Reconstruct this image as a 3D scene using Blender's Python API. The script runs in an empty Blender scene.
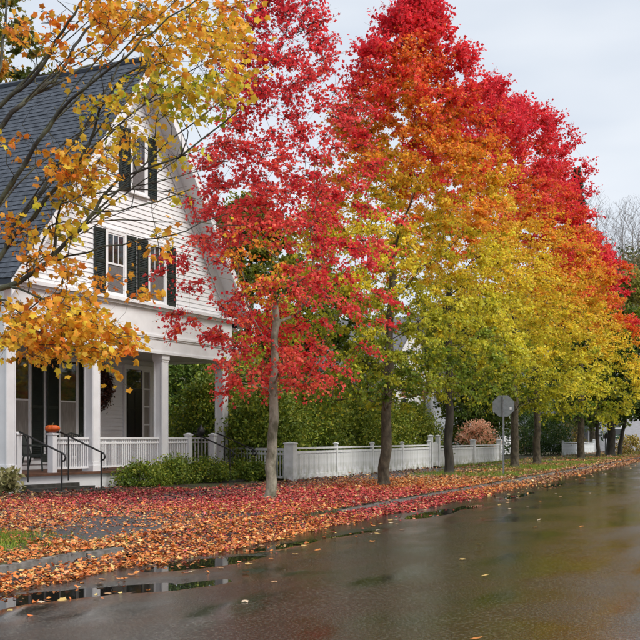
import bpy, math, random
import numpy as np
from mathutils import Vector

# ------------------------------------------------------------------ camera, sky, sun, exposure
S = bpy.context.scene
C = S.collection
F = 1090.0          # focal length in photo pixels (640 px wide)
CX, HY = 320.0, 438.0   # principal column and horizon row
CAMZ = 1.35
cd = bpy.data.cameras.new('camera'); cam = bpy.data.objects.new('camera', cd); C.objects.link(cam)
cam.location = (0, 0, CAMZ); cam.rotation_euler = (math.pi/2, 0, 0)
cd.sensor_width = 36; cd.lens = 36*F/640; cd.shift_y = (HY-320)/640; cd.clip_end = 3000; cd.clip_start = .1
S.camera = cam
SUN_EL, SUN_AZ = math.radians(50), math.radians(122)     # azimuth clockwise from +Y
w = bpy.data.worlds.new('World'); S.world = w; w.use_nodes = True
nt = w.node_tree; nt.nodes.clear()
def nn(t, **k):
    n = nt.nodes.new(t)
    for a, b in k.items(): setattr(n, a, b)
    return n
out = nn('ShaderNodeOutputWorld'); bg = nn('ShaderNodeBackground'); bg.inputs[1].default_value = .1
sky = nn('ShaderNodeTexSky', sky_type='NISHITA'); sky.sun_disc = False
sky.sun_elevation = SUN_EL; sky.sun_rotation = SUN_AZ; sky.air_density = 1.0; sky.dust_density = 2.0
tc = nn('ShaderNodeTexCoord'); mp = nn('ShaderNodeMapping'); mp.inputs['Scale'].default_value = (1.0, 1.0, 3.5)
no = nn('ShaderNodeTexNoise'); no.inputs['Scale'].default_value = 2.2; no.inputs['Detail'].default_value = 4; no.inputs['Roughness'].default_value = .5
cr = nn('ShaderNodeValToRGB')
cr.color_ramp.elements[0].position = .32; cr.color_ramp.elements[0].color = (2.4, 2.72, 3.18, 1)
cr.color_ramp.elements[1].position = .72; cr.color_ramp.elements[1].color = (3.75, 3.88, 4.05, 1)
mx = nn('ShaderNodeMix', data_type='RGBA'); mx.inputs[0].default_value = .93      # a thick cloud deck over the sky
nt.links.new(tc.outputs['Generated'], mp.inputs[0]); nt.links.new(mp.outputs[0], no.inputs[0]); nt.links.new(no.outputs[0], cr.inputs[0])
nt.links.new(sky.outputs[0], mx.inputs[6]); nt.links.new(cr.outputs[0], mx.inputs[7])
nt.links.new(mx.outputs[2], bg.inputs[0]); nt.links.new(bg.outputs[0], out.inputs[0])
sd = bpy.data.lights.new('sun', 'SUN'); sd.energy = 1.5; sd.angle = math.radians(30); sd.color = (1, .96, .9)
sun = bpy.data.objects.new('sun', sd); C.objects.link(sun)
sdir = Vector((math.sin(SUN_AZ)*math.cos(SUN_EL), math.cos(SUN_AZ)*math.cos(SUN_EL), math.sin(SUN_EL)))
sun.rotation_euler = (-sdir).to_track_quat('-Z', 'Y').to_euler(); sun.location = sdir*60
vs = S.view_settings; vs.view_transform = 'Standard'; vs.look = 'None'; vs.exposure = 1.32; vs.gamma = 1
S.render.engine = 'CYCLES'
S.cycles.max_bounces = 8; S.cycles.transparent_max_bounces = 4; S.cycles.diffuse_bounces = 4; S.cycles.glossy_bounces = 3

# ------------------------------------------------------------------ geometry helpers
UX, UY = .3697, .9292           # street direction; n = to the right of it
def st(u, n): return (UX*u+UY*n, UY*u-UX*n)
def to_st(x, y): return (UX*x+UY*y, UY*x-UX*y)
def gpix(px, py, z=0.0):        # ground point seen at a photo pixel
    Y = (CAMZ-z)*F/(py-HY); return ((px-CX)/F*Y, Y)
def atdepth(px, py, Y): return np.array([(px-CX)/F*Y, Y, CAMZ+(HY-py)*Y/F])

class MB:
    def __init__(s): s.v = []; s.f = []
    def add(s, V, Fc):
        o = len(s.v); s.v += [tuple(p) for p in V]; s.f += [tuple(i+o for i in f) for f in Fc]; return s
    def box(s, x0, x1, y0, y1, z0, z1):
        return s.add([(x0,y0,z0),(x1,y0,z0),(x1,y1,z0),(x0,y1,z0),(x0,y0,z1),(x1,y0,z1),(x1,y1,z1),(x0,y1,z1)],
                     [(0,3,2,1),(4,5,6,7),(0,1,5,4),(1,2,6,5),(2,3,7,6),(3,0,4,7)])
    def taper(s, cx, cy, z0, z1, w0, w1):
        a, b = w0/2, w1/2
        return s.add([(cx-a,cy-a,z0),(cx+a,cy-a,z0),(cx+a,cy+a,z0),(cx-a,cy+a,z0),(cx-b,cy-b,z1),(cx+b,cy-b,z1),(cx+b,cy+b,z1),(cx-b,cy+b,z1)],
                     [(0,3,2,1),(4,5,6,7),(0,1,5,4),(1,2,6,5),(2,3,7,6),(3,0,4,7)])
    def prism(s, poly, y0, y1):     # poly in x,z (counter-clockwise seen from -y), extruded along y
        n = len(poly)
        V = [(x,y0,z) for x,z in poly]+[(x,y1,z) for x,z in poly]
        Fc = [tuple(range(n)), tuple(range(2*n-1, n-1, -1))]+[(i, n+i, n+(i+1)%n, (i+1)%n) for i in range(n)]
        return s.add(V, Fc)
    def tube(s, pts, rad, k=6, cap=True):
        pts = [Vector(p) for p in pts]; n = len(pts)
        if not hasattr(rad, '__len__'): rad = [rad]*n
        V = []; Fc = []; ref = None
        for i, p in enumerate(pts):
            d = (pts[min(i+1,n-1)]-pts[max(i-1,0)])
            d = d.normalized() if d.length > 1e-9 else Vector((0,0,1))
            if ref is None: ref = d.orthogonal().normalized()
            a = (ref-d*ref.dot(d)); a = a.normalized() if a.length > 1e-6 else d.orthogonal().normalized(); ref = a
            b = d.cross(a)
            for j in range(k):
                t = 2*math.pi*j/k; V.append(p+(a*math.cos(t)+b*math.sin(t))*rad[i])
        for i in range(n-1):
            for j in range(k):
                Fc.append((i*k+j, i*k+(j+1)%k, (i+1)*k+(j+1)%k, (i+1)*k+j))
        if cap: Fc.append(tuple(range(k-1,-1,-1))); Fc.append(tuple((n-1)*k+j for j in range(k)))
        return s.add(V, Fc)
    def lathe(s, prof, cx=0, cy=0, k=12, ribs=0, amp=0):
        V = []; Fc = []
        for r, z in prof:
            for j in range(k):
                t = 2*math.pi*j/k; q = r*(1+amp*math.cos(ribs*t)); V.append((cx+q*math.cos(t), cy+q*math.sin(t), z))
        for i in range(len(prof)-1):
            for j in range(k): Fc.append((i*k+j, i*k+(j+1)%k, (i+1)*k+(j+1)%k, (i+1)*k+j))
        Fc.append(tuple(range(k-1,-1,-1))); Fc.append(tuple((len(prof)-1)*k+j for j in range(k)))
        return s.add(V, Fc)
    def mesh(s, name, mat, smooth=False):
        me = bpy.data.meshes.new(name); me.from_pydata(s.v, [], s.f); me.update()
        if smooth: me.polygons.foreach_set('use_smooth', [True]*len(me.polygons))
        if mat: me.materials.append(M[mat])
        return me
    def build(s, name, mat, parent=None, smooth=False): return link(name, s.mesh(name, mat, smooth), parent)
def link(name, me, parent=None):
    o = bpy.data.objects.new(name, me); C.objects.link(o)
    if parent: o.parent = parent
    return o
def tag(o, label=None, cat=None, group=None, kind=None):
    if label: o['label'] = label
    if cat: o['category'] = cat
    if group: o['group'] = group
    if kind: o['kind'] = kind
    return o
def thing(name, label, cat, loc=(0,0,0), rz=0, group=None):
    o = link(name, None); o.location = loc; o.rotation_euler = (0,0,rz); o.empty_display_size = .3
    return tag(o, label, cat, group)
def box(name, mat, parent, *a): return MB().box(*a).build(name, mat, parent)

# ------------------------------------------------------------------ materials
M = {}
def mat(name, col, rough=.6, spec=.5, noise=None, col2=None, bump=0, bscale=40, detail=4, rough2=None, mscale=(1,1,1), lo=.35, hi=.65):
    m = bpy.data.materials.new(name); m.use_nodes = True; t = m.node_tree; b = t.nodes['Principled BSDF']
    b.inputs['Base Color'].default_value = (*col, 1); b.inputs['Roughness'].default_value = rough
    b.inputs['Specular IOR Level'].default_value = spec
    tcn = t.nodes.new('ShaderNodeTexCoord'); mpn = t.nodes.new('ShaderNodeMapping'); mpn.inputs['Scale'].default_value = mscale
    t.links.new(tcn.outputs['Object'], mpn.inputs[0])
    if noise:
        nz = t.nodes.new('ShaderNodeTexNoise'); nz.inputs['Scale'].default_value = noise; nz.inputs['Detail'].default_value = detail
        t.links.new(mpn.outputs[0], nz.inputs[0])
        rp = t.nodes.new('ShaderNodeValToRGB'); rp.color_ramp.elements[0].position = lo; rp.color_ramp.elements[1].position = hi
        rp.color_ramp.elements[0].color = (*col, 1); rp.color_ramp.elements[1].color = (*(col2 or col), 1)
        t.links.new(nz.outputs[0], rp.inputs[0]); t.links.new(rp.outputs[0], b.inputs['Base Color'])
        if rough2 is not None:
            mr = t.nodes.new('ShaderNodeMapRange'); mr.inputs[1].default_value = lo; mr.inputs[2].default_value = hi
            mr.inputs[3].default_value = rough; mr.inputs[4].default_value = rough2
            t.links.new(nz.outputs[0], mr.inputs[0]); t.links.new(mr.outputs[0], b.inputs['Roughness'])
    if bump:
        nb = t.nodes.new('ShaderNodeTexNoise'); nb.inputs['Scale'].default_value = bscale; nb.inputs['Detail'].default_value = 5
        t.links.new(mpn.outputs[0], nb.inputs[0])
        bp = t.nodes.new('ShaderNodeBump'); bp.inputs['Strength'].default_value = 1; bp.inputs['Distance'].default_value = bump
        t.links.new(nb.outputs[0], bp.inputs['Height']); t.links.new(bp.outputs[0], b.inputs['Normal'])
    M[name] = m; return m
mat('white_paint', (.80,.80,.81), .5, .4, 3, (.73,.73,.74), .0006, 60)
mat('siding', (.78,.78,.79), .55, .35, 2.5, (.70,.70,.71), .0008, 50, mscale=(.4,1,4))
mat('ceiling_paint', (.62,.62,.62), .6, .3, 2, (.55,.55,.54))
mat('fence_paint', (.74,.75,.77), .6, .3, 5, (.60,.62,.60), .001, 60)
mat('dark_green', (.010,.016,.014), .4, .4, 6, (.016,.024,.020))
mat('iron', (.012,.012,.013), .45, .5, 30, (.02,.018,.016))
mat('wicker', (.014,.02,.018), .55, .4, 40, (.03,.035,.03), .003, 120)
mat('door_dark', (.012,.010,.010), .35, .5, 5, (.018,.014,.012))
mat('deck', (.16,.075,.045), .5, .4, 8, (.10,.05,.032), .001, 60)
mat('stone', (.075,.07,.06), .6, .4, 7, (.035,.035,.028), .006, 20)
mat('kerb', (.19,.185,.175), .5, .5, 9, (.09,.09,.08), .004, 60)
mat('slate', (.075,.088,.112), .6, .3, 5, (.038,.046,.060), .004, 25)
mat('slate_base', (.04,.05,.07), .6)
mat('glass', (.02,.022,.025), .03, .8)
mat('screen', (.16,.15,.15), .7, .2, 30, (.12,.11,.11))
mat('curtain', (.35,.33,.3), .8, .2, 12, (.22,.2,.18), mscale=(6,1,.3))
mat('galv', (.30,.31,.32), .42, .6, 30, (.20,.21,.22)); M['galv'].node_tree.nodes['Principled BSDF'].inputs['Metallic'].default_value = .55
mat('sign_back', (.26,.28,.29), .5, .5, 9, (.19,.21,.215)); M['sign_back'].node_tree.nodes['Principled BSDF'].inputs['Metallic'].default_value = .25
mat('pumpkin', (.75,.14,.02), .45, .4, 8, (.55,.09,.015))
mat('stem', (.12,.10,.04), .8)
mat('barn', (.42,.42,.45), .7, .3, 2, (.34,.34,.37), mscale=(1,1,6))
mat('far_roof', (.12,.12,.13), .7)
mat('brick_brown', (.26,.12,.07), .8, .2, 8, (.18,.09,.05))
mat('bark_grey', (.33,.315,.24), .85, .2, 6, (.12,.115,.075), .016, 24, mscale=(1,1,.6), lo=.4, hi=.62)
mat('bark_dark', (.15,.125,.085), .85, .2, 8, (.06,.05,.036), .03, 16, mscale=(1,1,.5))
mat('bark_wet', (.085,.072,.055), .75, .25, 7, (.035,.031,.025), .015, 20, mscale=(1,1,.3))
mat('bark_lichen', (.035,.030,.025), .65, .35, 3.2, (.14,.145,.09), .01, 25, lo=.42, hi=.68)
mat('bare_bark', (.34,.32,.32), .85, .2, 3, (.26,.24,.24))
mat('ground', (.055,.042,.028), .85, .3, 1.1, (.075,.075,.028), .03, 9, lo=.4, hi=.6)
mat('hill', (.10,.085,.045), .95, .1, .03, (.07,.075,.04))
mat('sidewalk', (.050,.049,.052), .55, .4, 3, (.028,.028,.030), .004, 90, rough2=.3)

def leaf_mat(name, trans=.35, rough=.5, spec=.35):
    m = bpy.data.materials.new(name); m.use_nodes = True; t = m.node_tree; b = t.nodes['Principled BSDF']; o = t.nodes['Material Output']
    at = t.nodes.new('ShaderNodeAttribute'); at.attribute_name = 'col'
    b.inputs['Roughness'].default_value = rough; b.inputs['Specular IOR Level'].default_value = spec
    t.links.new(at.outputs['Color'], b.inputs['Base Color'])
    if trans:
        tr = t.nodes.new('ShaderNodeBsdfTranslucent'); t.links.new(at.outputs['Color'], tr.inputs[0])
        ms = t.nodes.new('ShaderNodeMixShader'); ms.inputs[0].default_value = trans
        t.links.new(b.outputs[0], ms.inputs[1]); t.links.new(tr.outputs[0], ms.inputs[2]); t.links.new(ms.outputs[0], o.inputs[0])
    M[name] = m
leaf_mat('leaf', .52); leaf_mat('leaf_green', .25); leaf_mat('litter', .1, .42, .5); leaf_mat('grass', .3)

def road_mat():
    m = bpy.data.materials.new('wet_asphalt'); m.use_nodes = True; t = m.node_tree; b = t.nodes['Principled BSDF']
    N = lambda ty: t.nodes.new(ty); L = t.links.new
    tcn = N('ShaderNodeTexCoord')
    def noise(scale, detail, msc=(1,1,1), rot=0):
        mpn = N('ShaderNodeMapping'); mpn.inputs['Scale'].default_value = msc; mpn.inputs['Rotation'].default_value = (0,0,rot)
        L(tcn.outputs['Object'], mpn.inputs[0]); z = N('ShaderNodeTexNoise'); z.inputs['Scale'].default_value = scale; z.inputs['Detail'].default_value = detail
        L(mpn.outputs[0], z.inputs[0]); return z.outputs[0]
    def ramp(src, p0, c0, p1, c1):
        r = N('ShaderNodeMapRange'); r.inputs[1].default_value = p0; r.inputs[2].default_value = p1; r.inputs[3].default_value = c0; r.inputs[4].default_value = c1
        L(src, r.inputs[0]); return r.outputs[0]
    # the road's local x runs along the street: long wheel tracks and broad wet patches
    tracks = noise(1.0, 6, (.10, 2.0, 1)); patch = noise(.55, 4, (.5, 1, 1)); fine = noise(80, 3); coarse = noise(30, 4); spk = noise(44, 4); runs = noise(1.0, 5, (.10, 1.5, 1), math.radians(-60))
    def comb(op, a, b):
        q = N('ShaderNodeMath'); q.operation = op
        for i_, v in enumerate((a, b)):
            if isinstance(v, (int, float)): q.inputs[i_].default_value = v
            else: L(v, q.inputs[i_])
        return q.outputs[0]
    # film: where the water stands as a smooth skin (0..1); elsewhere the stones break the surface
    mix_ = comb('ADD', comb('MULTIPLY', noise(.8, 7, (.55, 1.0, 1)), .62), comb('ADD', comb('MULTIPLY', tracks, .22), comb('MULTIPLY', runs, .16)))
    film = ramp(mix_, .43, 0, .60, 1)
    rg = ramp(film, 0, .19, 1, .07); L(rg, b.inputs['Roughness'])
    cm = N('ShaderNodeMix'); cm.data_type = 'RGBA'; cm.inputs[6].default_value = (.007,.008,.0065,1); cm.inputs[7].default_value = (.085,.085,.068,1)
    L(ramp(spk, .50, 0, .66, 1), cm.inputs[0]); L(cm.outputs[2], b.inputs['Base Color'])
    b.inputs['Specular IOR Level'].default_value = .5
    bp = N('ShaderNodeBump'); bp.inputs['Strength'].default_value = 1
    L(ramp(film, 0, .0032, 1, .0006), bp.inputs['Distance']); L(comb('ADD', comb('MULTIPLY', fine, .9), comb('MULTIPLY', coarse, .45)), bp.inputs['Height']); L(bp.outputs[0], b.inputs['Normal'])
    M['wet_asphalt'] = m
road_mat()
mat('water', (.012,.012,.011), .015, .5)
m_ = M['water'].node_tree.nodes['Principled BSDF']; m_.inputs['IOR'].default_value = 1.33

def stain(name, green=(.20,.21,.10)):      # algae stains climbing the foot of white boards
    t = M[name].node_tree; b = t.nodes['Principled BSDF']; src = b.inputs['Base Color'].links[0].from_socket
    g = t.nodes.new('ShaderNodeTexCoord'); sp = t.nodes.new('ShaderNodeSeparateXYZ'); ge = t.nodes.new('ShaderNodeNewGeometry'); t.links.new(ge.outputs['Position'], sp.inputs[0])
    r = t.nodes.new('ShaderNodeMapRange'); r.inputs[1].default_value = .05; r.inputs[2].default_value = .55; r.inputs[3].default_value = .75; r.inputs[4].default_value = 0
    t.links.new(sp.outputs[2], r.inputs[0])
    z = t.nodes.new('ShaderNodeTexNoise'); z.inputs['Scale'].default_value = 3.5; z.inputs['Detail'].default_value = 6; t.links.new(ge.outputs['Position'], z.inputs[0])
    r2 = t.nodes.new('ShaderNodeMapRange'); r2.inputs[1].default_value = .42; r2.inputs[2].default_value = .62; t.links.new(z.outputs[0], r2.inputs[0])
    mu = t.nodes.new('ShaderNodeMath'); mu.operation = 'MULTIPLY'; t.links.new(r.outputs[0], mu.inputs[0]); t.links.new(r2.outputs[0], mu.inputs[1])
    mi = t.nodes.new('ShaderNodeMix'); mi.data_type = 'RGBA'; mi.inputs[7].default_value = (*green, 1)
    t.links.new(mu.outputs[0], mi.inputs[0]); t.links.new(src, mi.inputs[6]); t.links.new(mi.outputs[2], b.inputs['Base Color'])
stain('fence_paint')

# ------------------------------------------------------------------ leaves in bulk (numpy)
T_MAPLE = (np.array([(0,.3,.05),(0,0,0),(.34,-.06,-.06),(.37,.20,-.02),(.58,.50,-.14),(.30,.60,-.03),(0,1,-.14),(-.26,.62,-.03),(-.58,.46,-.14),(-.35,.18,-.02),(-.36,-.04,-.06)]),
           [(0,i,i%10+1) for i in range(1,11)])
T_MED = (np.array([(0,.33,.06),(0,0,0),(.52,.36,-.12),(.30,.60,-.02),(0,1,-.14),(-.28,.62,-.02),(-.52,.40,-.12)]), [(0,i,i%6+1) for i in range(1,7)])
T_LOW = (np.array([(0,0,0),(.40,.45,-.12),(0,1,0),(-.40,.45,-.12)]), [(0,1,2),(0,2,3)])
T_OVAL = (np.array([(0,0,0),(.24,.4,-.08),(0,1,-.1),(-.24,.4,-.08)]), [(0,1,2),(0,2,3)])
T_BLADE = (np.array([(-.04,0,0),(.04,0,0),(.0,1,.25)]), [(0,1,2)])
def unit(a): return a/np.maximum(np.linalg.norm(a, axis=1, keepdims=True), 1e-9)
def leaf_mesh(name, matn, P, tip, nrm, size, col, tmpl, curl=1.0):
    V, T = tmpl; T = np.array(T); N = len(P); k = len(V)
    y = unit(tip); n = unit(nrm-(nrm*y).sum(1, keepdims=True)*y); x = np.cross(y, n)
    size = np.asarray(size).reshape(-1,1,1); cu = (np.ones(N)*curl).reshape(-1,1,1) if np.isscalar(curl) else np.asarray(curl).reshape(-1,1,1)
    W = P[:,None,:]+size*(V[None,:,0:1]*x[:,None,:]+V[None,:,1:2]*y[:,None,:]+cu*V[None,:,2:3]*n[:,None,:])
    tris = (T[None]+(np.arange(N)*k)[:,None,None]).reshape(-1)
    me = bpy.data.meshes.new(name); nv = N*k; ntr = N*len(T)
    me.vertices.add(nv); me.vertices.foreach_set('co', W.reshape(-1).astype(np.float32))
    me.loops.add(ntr*3); me.loops.foreach_set('vertex_index', tris.astype(np.int32))
    me.polygons.add(ntr); me.polygons.foreach_set('loop_start', np.arange(0, ntr*3, 3, dtype=np.int32))
    me.polygons.foreach_set('loop_total', np.full(ntr, 3, dtype=np.int32))
    me.update(calc_edges=True)
    ca = me.color_attributes.new('col', 'FLOAT_COLOR', 'POINT')
    cc = np.ones((N, k, 4), np.float32); cc[:,:,:3] = np.clip(col, 0.003, .95)[:,None,:]
    ca.data.foreach_set('color', cc.reshape(-1)); me.materials.append(M[matn])
    return me
def rnd_leaves(rg, N, down=.5, up=.8):
    tip = rg.normal(size=(N,3)); tip[:,2] -= down; nr = rg.normal(size=(N,3)); nr[:,2] += up; return tip, nr
def ramp_col(v, stops):
    xs = [s[0] for s in stops]; return np.stack([np.interp(v, xs, [s[1][i] for s in stops]) for i in range(3)], 1)
RED=(.86,.055,.068); CRIM=(.74,.036,.068); ORED=(.86,.14,.035); ORA=(.88,.33,.035); YOR=(.89,.50,.04); YEL=(.91,.70,.055); YGR=(.66,.62,.045); GRN=(.13,.22,.02); DGR=(.035,.075,.014)

# ------------------------------------------------------------------ branch skeletons
class Skel:
    def __init__(s): s.p = []; s.par = []; s.len = []
    def add(s, p, par):
        s.p.append(np.array(p, float)); s.par.append(par)
        s.len.append(0 if par < 0 else s.len[par]+np.linalg.norm(s.p[-1]-s.p[par])); return len(s.p)-1
    def chain(s, pts, par=-1):
        ids = []
        for q in pts: par = s.add(q, par); ids.append(par)
        return ids
    def attach(s, c, rg, step=.45, rise=.5, lenw=.25, first=0, wig=.06):
        A = np.array(s.p[first:]); d = c-A; D = np.linalg.norm(d, axis=1); h = np.linalg.norm(d[:,:2], axis=1)
        cost = D+lenw*np.array(s.len[first:])+1.5*np.maximum(0, rise*h-d[:,2])
        q = first+int(np.argmin(cost)); a = s.p[q]; L = np.linalg.norm(c-a); n = max(1, int(round(L/step))); par = q
        if s.par[q] >= 0: t0 = a-s.p[s.par[q]]; t0 = t0/max(np.linalg.norm(t0),1e-6)
        else: t0 = np.array([0,0,1.])
        b1 = a+(t0*.5+np.array([0,0,.35]))*L*.35
        for i in range(1, n+1):
            t = i/n; pt = (1-t)**2*a+2*t*(1-t)*b1+t*t*c
            if i < n: pt = pt+rg.normal(size=3)*wig*min(1, L)
            par = s.add(pt, par)
        return par
    def radii(s, tip=.006, ex=2.35, rmax=None):
        n = len(s.p); acc = np.zeros(n); kids = [0]*n
        for i in range(n):
            if s.par[i] >= 0: kids[s.par[i]] += 1
        for i in range(n-1, -1, -1):
            if kids[i] == 0: acc[i] = tip**ex
            if s.par[i] >= 0: acc[s.par[i]] += acc[i]
        r = acc**(1/ex)
        if rmax: r = r*min(1, rmax/r[0]) if r[0] > rmax else r*(rmax/r[0])**np.clip((r/r[0]), 0, 1)
        return r
    def mesh(s, name, matn, r, k=6, kthin=4, flare=0):
        n = len(s.p); ch = [[] for _ in range(n)]
        for i in range(n):
            if s.par[i] >= 0: ch[s.par[i]].append(i)
        mb = MB(); stack = [(0, -1)]
        while stack:
            i, pa = stack.pop(); pts = []; rr = []
            if pa >= 0: pts.append(s.p[pa]); rr.append(min(r[pa], r[i]*1.25))
            j = i
            while True:
                pts.append(s.p[j]); rr.append(r[j])
                if not ch[j]: break
                m = max(ch[j], key=lambda q: r[q])
                for q in ch[j]:
                    if q != m: stack.append((q, j))
                j = m
            if len(pts) < 2: continue
            rr = list(rr)
            if pa < 0 and flare:
                pts = [pts[0], pts[0]*.85+pts[1]*.15, pts[0]*.65+pts[1]*.35]+pts[1:]; rr = [rr[0]*(1+flare), rr[0]*(1+.3*flare), rr[0]]+rr[1:]
            mb.tube(pts, rr, k if rr[0] > .03 else kthin, cap=False)
        return mb.mesh(name, matn, True)

def lump(rg, n=7):
    K = [(rg.normal(size=3)*2.2, rg.uniform(0, 6.28), rg.uniform(.5,1)) for _ in range(n)]
    return lambda d: sum(a*np.sin(d@k+p) for k, p, a in K)/n
def smooth3(rg, sc, n=6):
    K = [(rg.normal(size=3)*sc, rg.uniform(0, 6.28)) for _ in range(n)]
    return lambda p: sum(np.sin(p@k+q) for k, q in K)/n**.5

def sprays(rg, P, h, k, n, L, jit=.045, up=1.0):
    nc = len(P); c = np.repeat(np.arange(nc), k); hh = h[c]; out = P[c]*np.array([1,1,0]); out = out/np.maximum(np.linalg.norm(out,axis=1,keepdims=True),.3)
    d = rg.normal(size=(len(c),3))*np.array([1,1,.35])+out*.7; d[:,2] += up*(-.12+1.5*hh**2); d = unit(d)
    ln = L*rg.uniform(.5,1.25,len(c)); sag = .30*ln*(1-hh)
    B = P[c]-d*(ln*.25)[:,None]; E = P[c]+d*(ln*.8)[:,None]; E[:,2] -= sag
    dead = rg.uniform(size=nc) < .0
    w = np.repeat(np.arange(len(c)), n); keep = rg.uniform(size=len(w)) < rg.uniform(.45,1,len(c))[w]; w = w[keep]; t = rg.uniform(.12,1.05,len(w))
    LP = B[w]+(E-B)[w]*t[:,None]; LP[:,2] += (sag[w]*(t-t*t)*1.0); LP = LP+rg.normal(size=LP.shape)*jit
    return LP, c[w], d[w], B, E
T_TWIG = (np.array([(1,0,0),(-.5,0,.87),(-.5,0,-.87),(.35,1,0),(-.17,1,.3),(-.17,1,-.3)]), [(0,1,4),(0,4,3),(1,2,5),(1,5,4),(2,0,3),(2,3,5)])
def twig_mesh(B, E, r, matn):
    d = E-B; L = np.linalg.norm(d,axis=1,keepdims=True); y = d/np.maximum(L,1e-6); a = np.zeros_like(y); a[:,2] = 1; a[np.abs(y[:,2]) > .9] = (1,0,0)
    x = unit(np.cross(y,a)); z = np.cross(x,y); V, T = T_TWIG; T = np.array(T)
    W = B[:,None,:]+r*(V[None,:,0:1]*x[:,None,:]+V[None,:,2:3]*z[:,None,:])+V[None,:,1:2]*d[:,None,:]
    tr_ = (T[None]+(np.arange(len(B))*6)[:,None,None]).reshape(-1); me = bpy.data.meshes.new('twigs'); n = len(tr_)//3
    me.vertices.add(len(B)*6); me.vertices.foreach_set('co', W.reshape(-1).astype(np.float32)); me.loops.add(n*3); me.loops.foreach_set('vertex_index', tr_.astype(np.int32))
    me.polygons.add(n); me.polygons.foreach_set('loop_start', np.arange(0,n*3,3,dtype=np.int32)); me.polygons.foreach_set('loop_total', np.full(n,3,dtype=np.int32)); me.update(calc_edges=True); me.materials.append(M[matn]); return me
def tree(name, label, group, base, H, zb, R, pal, seed, ncl=420, lpc=75, ls=.13, tmpl=T_LOW, tr=.18, lean=(0,0), bark='bark_dark',
         prof=((0,.5),(.12,.88),(.35,1),(.6,.86),(.8,.58),(.92,.34),(1,.1)), sig=.62, tw=7, matn='leaf', fork=0, bare=None, z0=0, tip=.006, offs=(0,0), droop=.6, leader=.32, thin=0):
    rg = np.random.default_rng(seed); x0, y0 = base
    o = thing(name, label, 'tree', (x0, y0, z0), 0, group)
    sk = Skel(); nseg = 12; top = zb+(H-zb)*leader; wob = rg.normal(size=(nseg+1,2))*.025; wob[0] = 0
    ids = sk.chain([np.array([lean[0]*t**1.2+wob[i][0], lean[1]*t**1.2+wob[i][1], top*t]) for i, t in enumerate(np.linspace(0,1,nseg+1))])
    lf = lump(rg); cs = []
    while len(cs) < ncl:
        h = rg.uniform(0,1)**.9; rr = np.interp(h, [p[0] for p in prof], [p[1] for p in prof])*R
        a = rg.uniform(0, 6.283); q = rg.uniform(0,1)**.42
        d = np.array([math.cos(a), math.sin(a), h*2-1]); rr *= 1+.38*float(lf(d[None])[0])*1.4
        z = zb+(H-zb)*h-(1-h)*.12*q*(H-zb)*droop*.5
        t = z/top
        cs.append((np.array([lean[0]*t+offs[0]*h+rr*q*math.cos(a), lean[1]*t+offs[1]*h+rr*q*math.sin(a), z]), h, q))
    cs.sort(key=lambda c: np.linalg.norm(c[0]-np.array([0,0,zb*.7])))
    ff = next(i for i in ids if sk.p[i][2] >= zb*.72)
    for c, h, q in cs: sk.attach(c, rg, first=ff)
    if bare:
        for b in bare: sk.attach(np.array(b), rg, first=ff, step=.3)
    r = sk.radii(tip); 
    for i in ids:      # the bole keeps its own taper
        t = sk.p[i][2]/top; r[i] = tr*(1-.45*t) if leader < .45 else tr*(1-t)**.85+.012
    for i in range(len(r)):
        if sk.par[i] >= 0 and i not in ids: r[i] = min(r[i], r[sk.par[i]]*.85)
    link('trunk', sk.mesh('trunk', bark, r, 10, 4, .6), o)
    P = np.array([c[0] for c in cs]); h = np.array([c[1] for c in cs]); q = np.array([c[2] for c in cs])
    LP, idx, td, B_, E_ = sprays(rg, P, h, tw, lpc, sig)
    if thin: kp = rg.uniform(size=len(LP)) > thin*np.clip(h[idx]*1.4-.25,0,1); LP, idx, td = LP[kp], idx[kp], td[kp]
    N = len(LP)
    link('twigs', twig_mesh(B_, E_, .006 if ls < .2 else .012, bark if bark != 'bark_grey' else 'bark_wet'), o)
    nf = smooth3(rg, .75); cj = nf(P)*.75+rg.normal(size=len(P))*.25
    col = pal(h[idx], q[idx], cj[idx], rg.normal(size=N), LP)
    col = col*(1+.16*rg.normal(size=(N,1)))
    tipv, nr = rnd_leaves(rg, N, droop, 1.0); tipv += td*.8
    nr[:,:2] += .5*unit(LP*np.array([1,1,0]))[:,:2]
    link('crown', leaf_mesh('crown', matn, LP, tipv, nr, ls*rg.uniform(.65,1.3,N), col, tmpl, rg.uniform(.2,2.2,N)), o)
    return o

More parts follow.
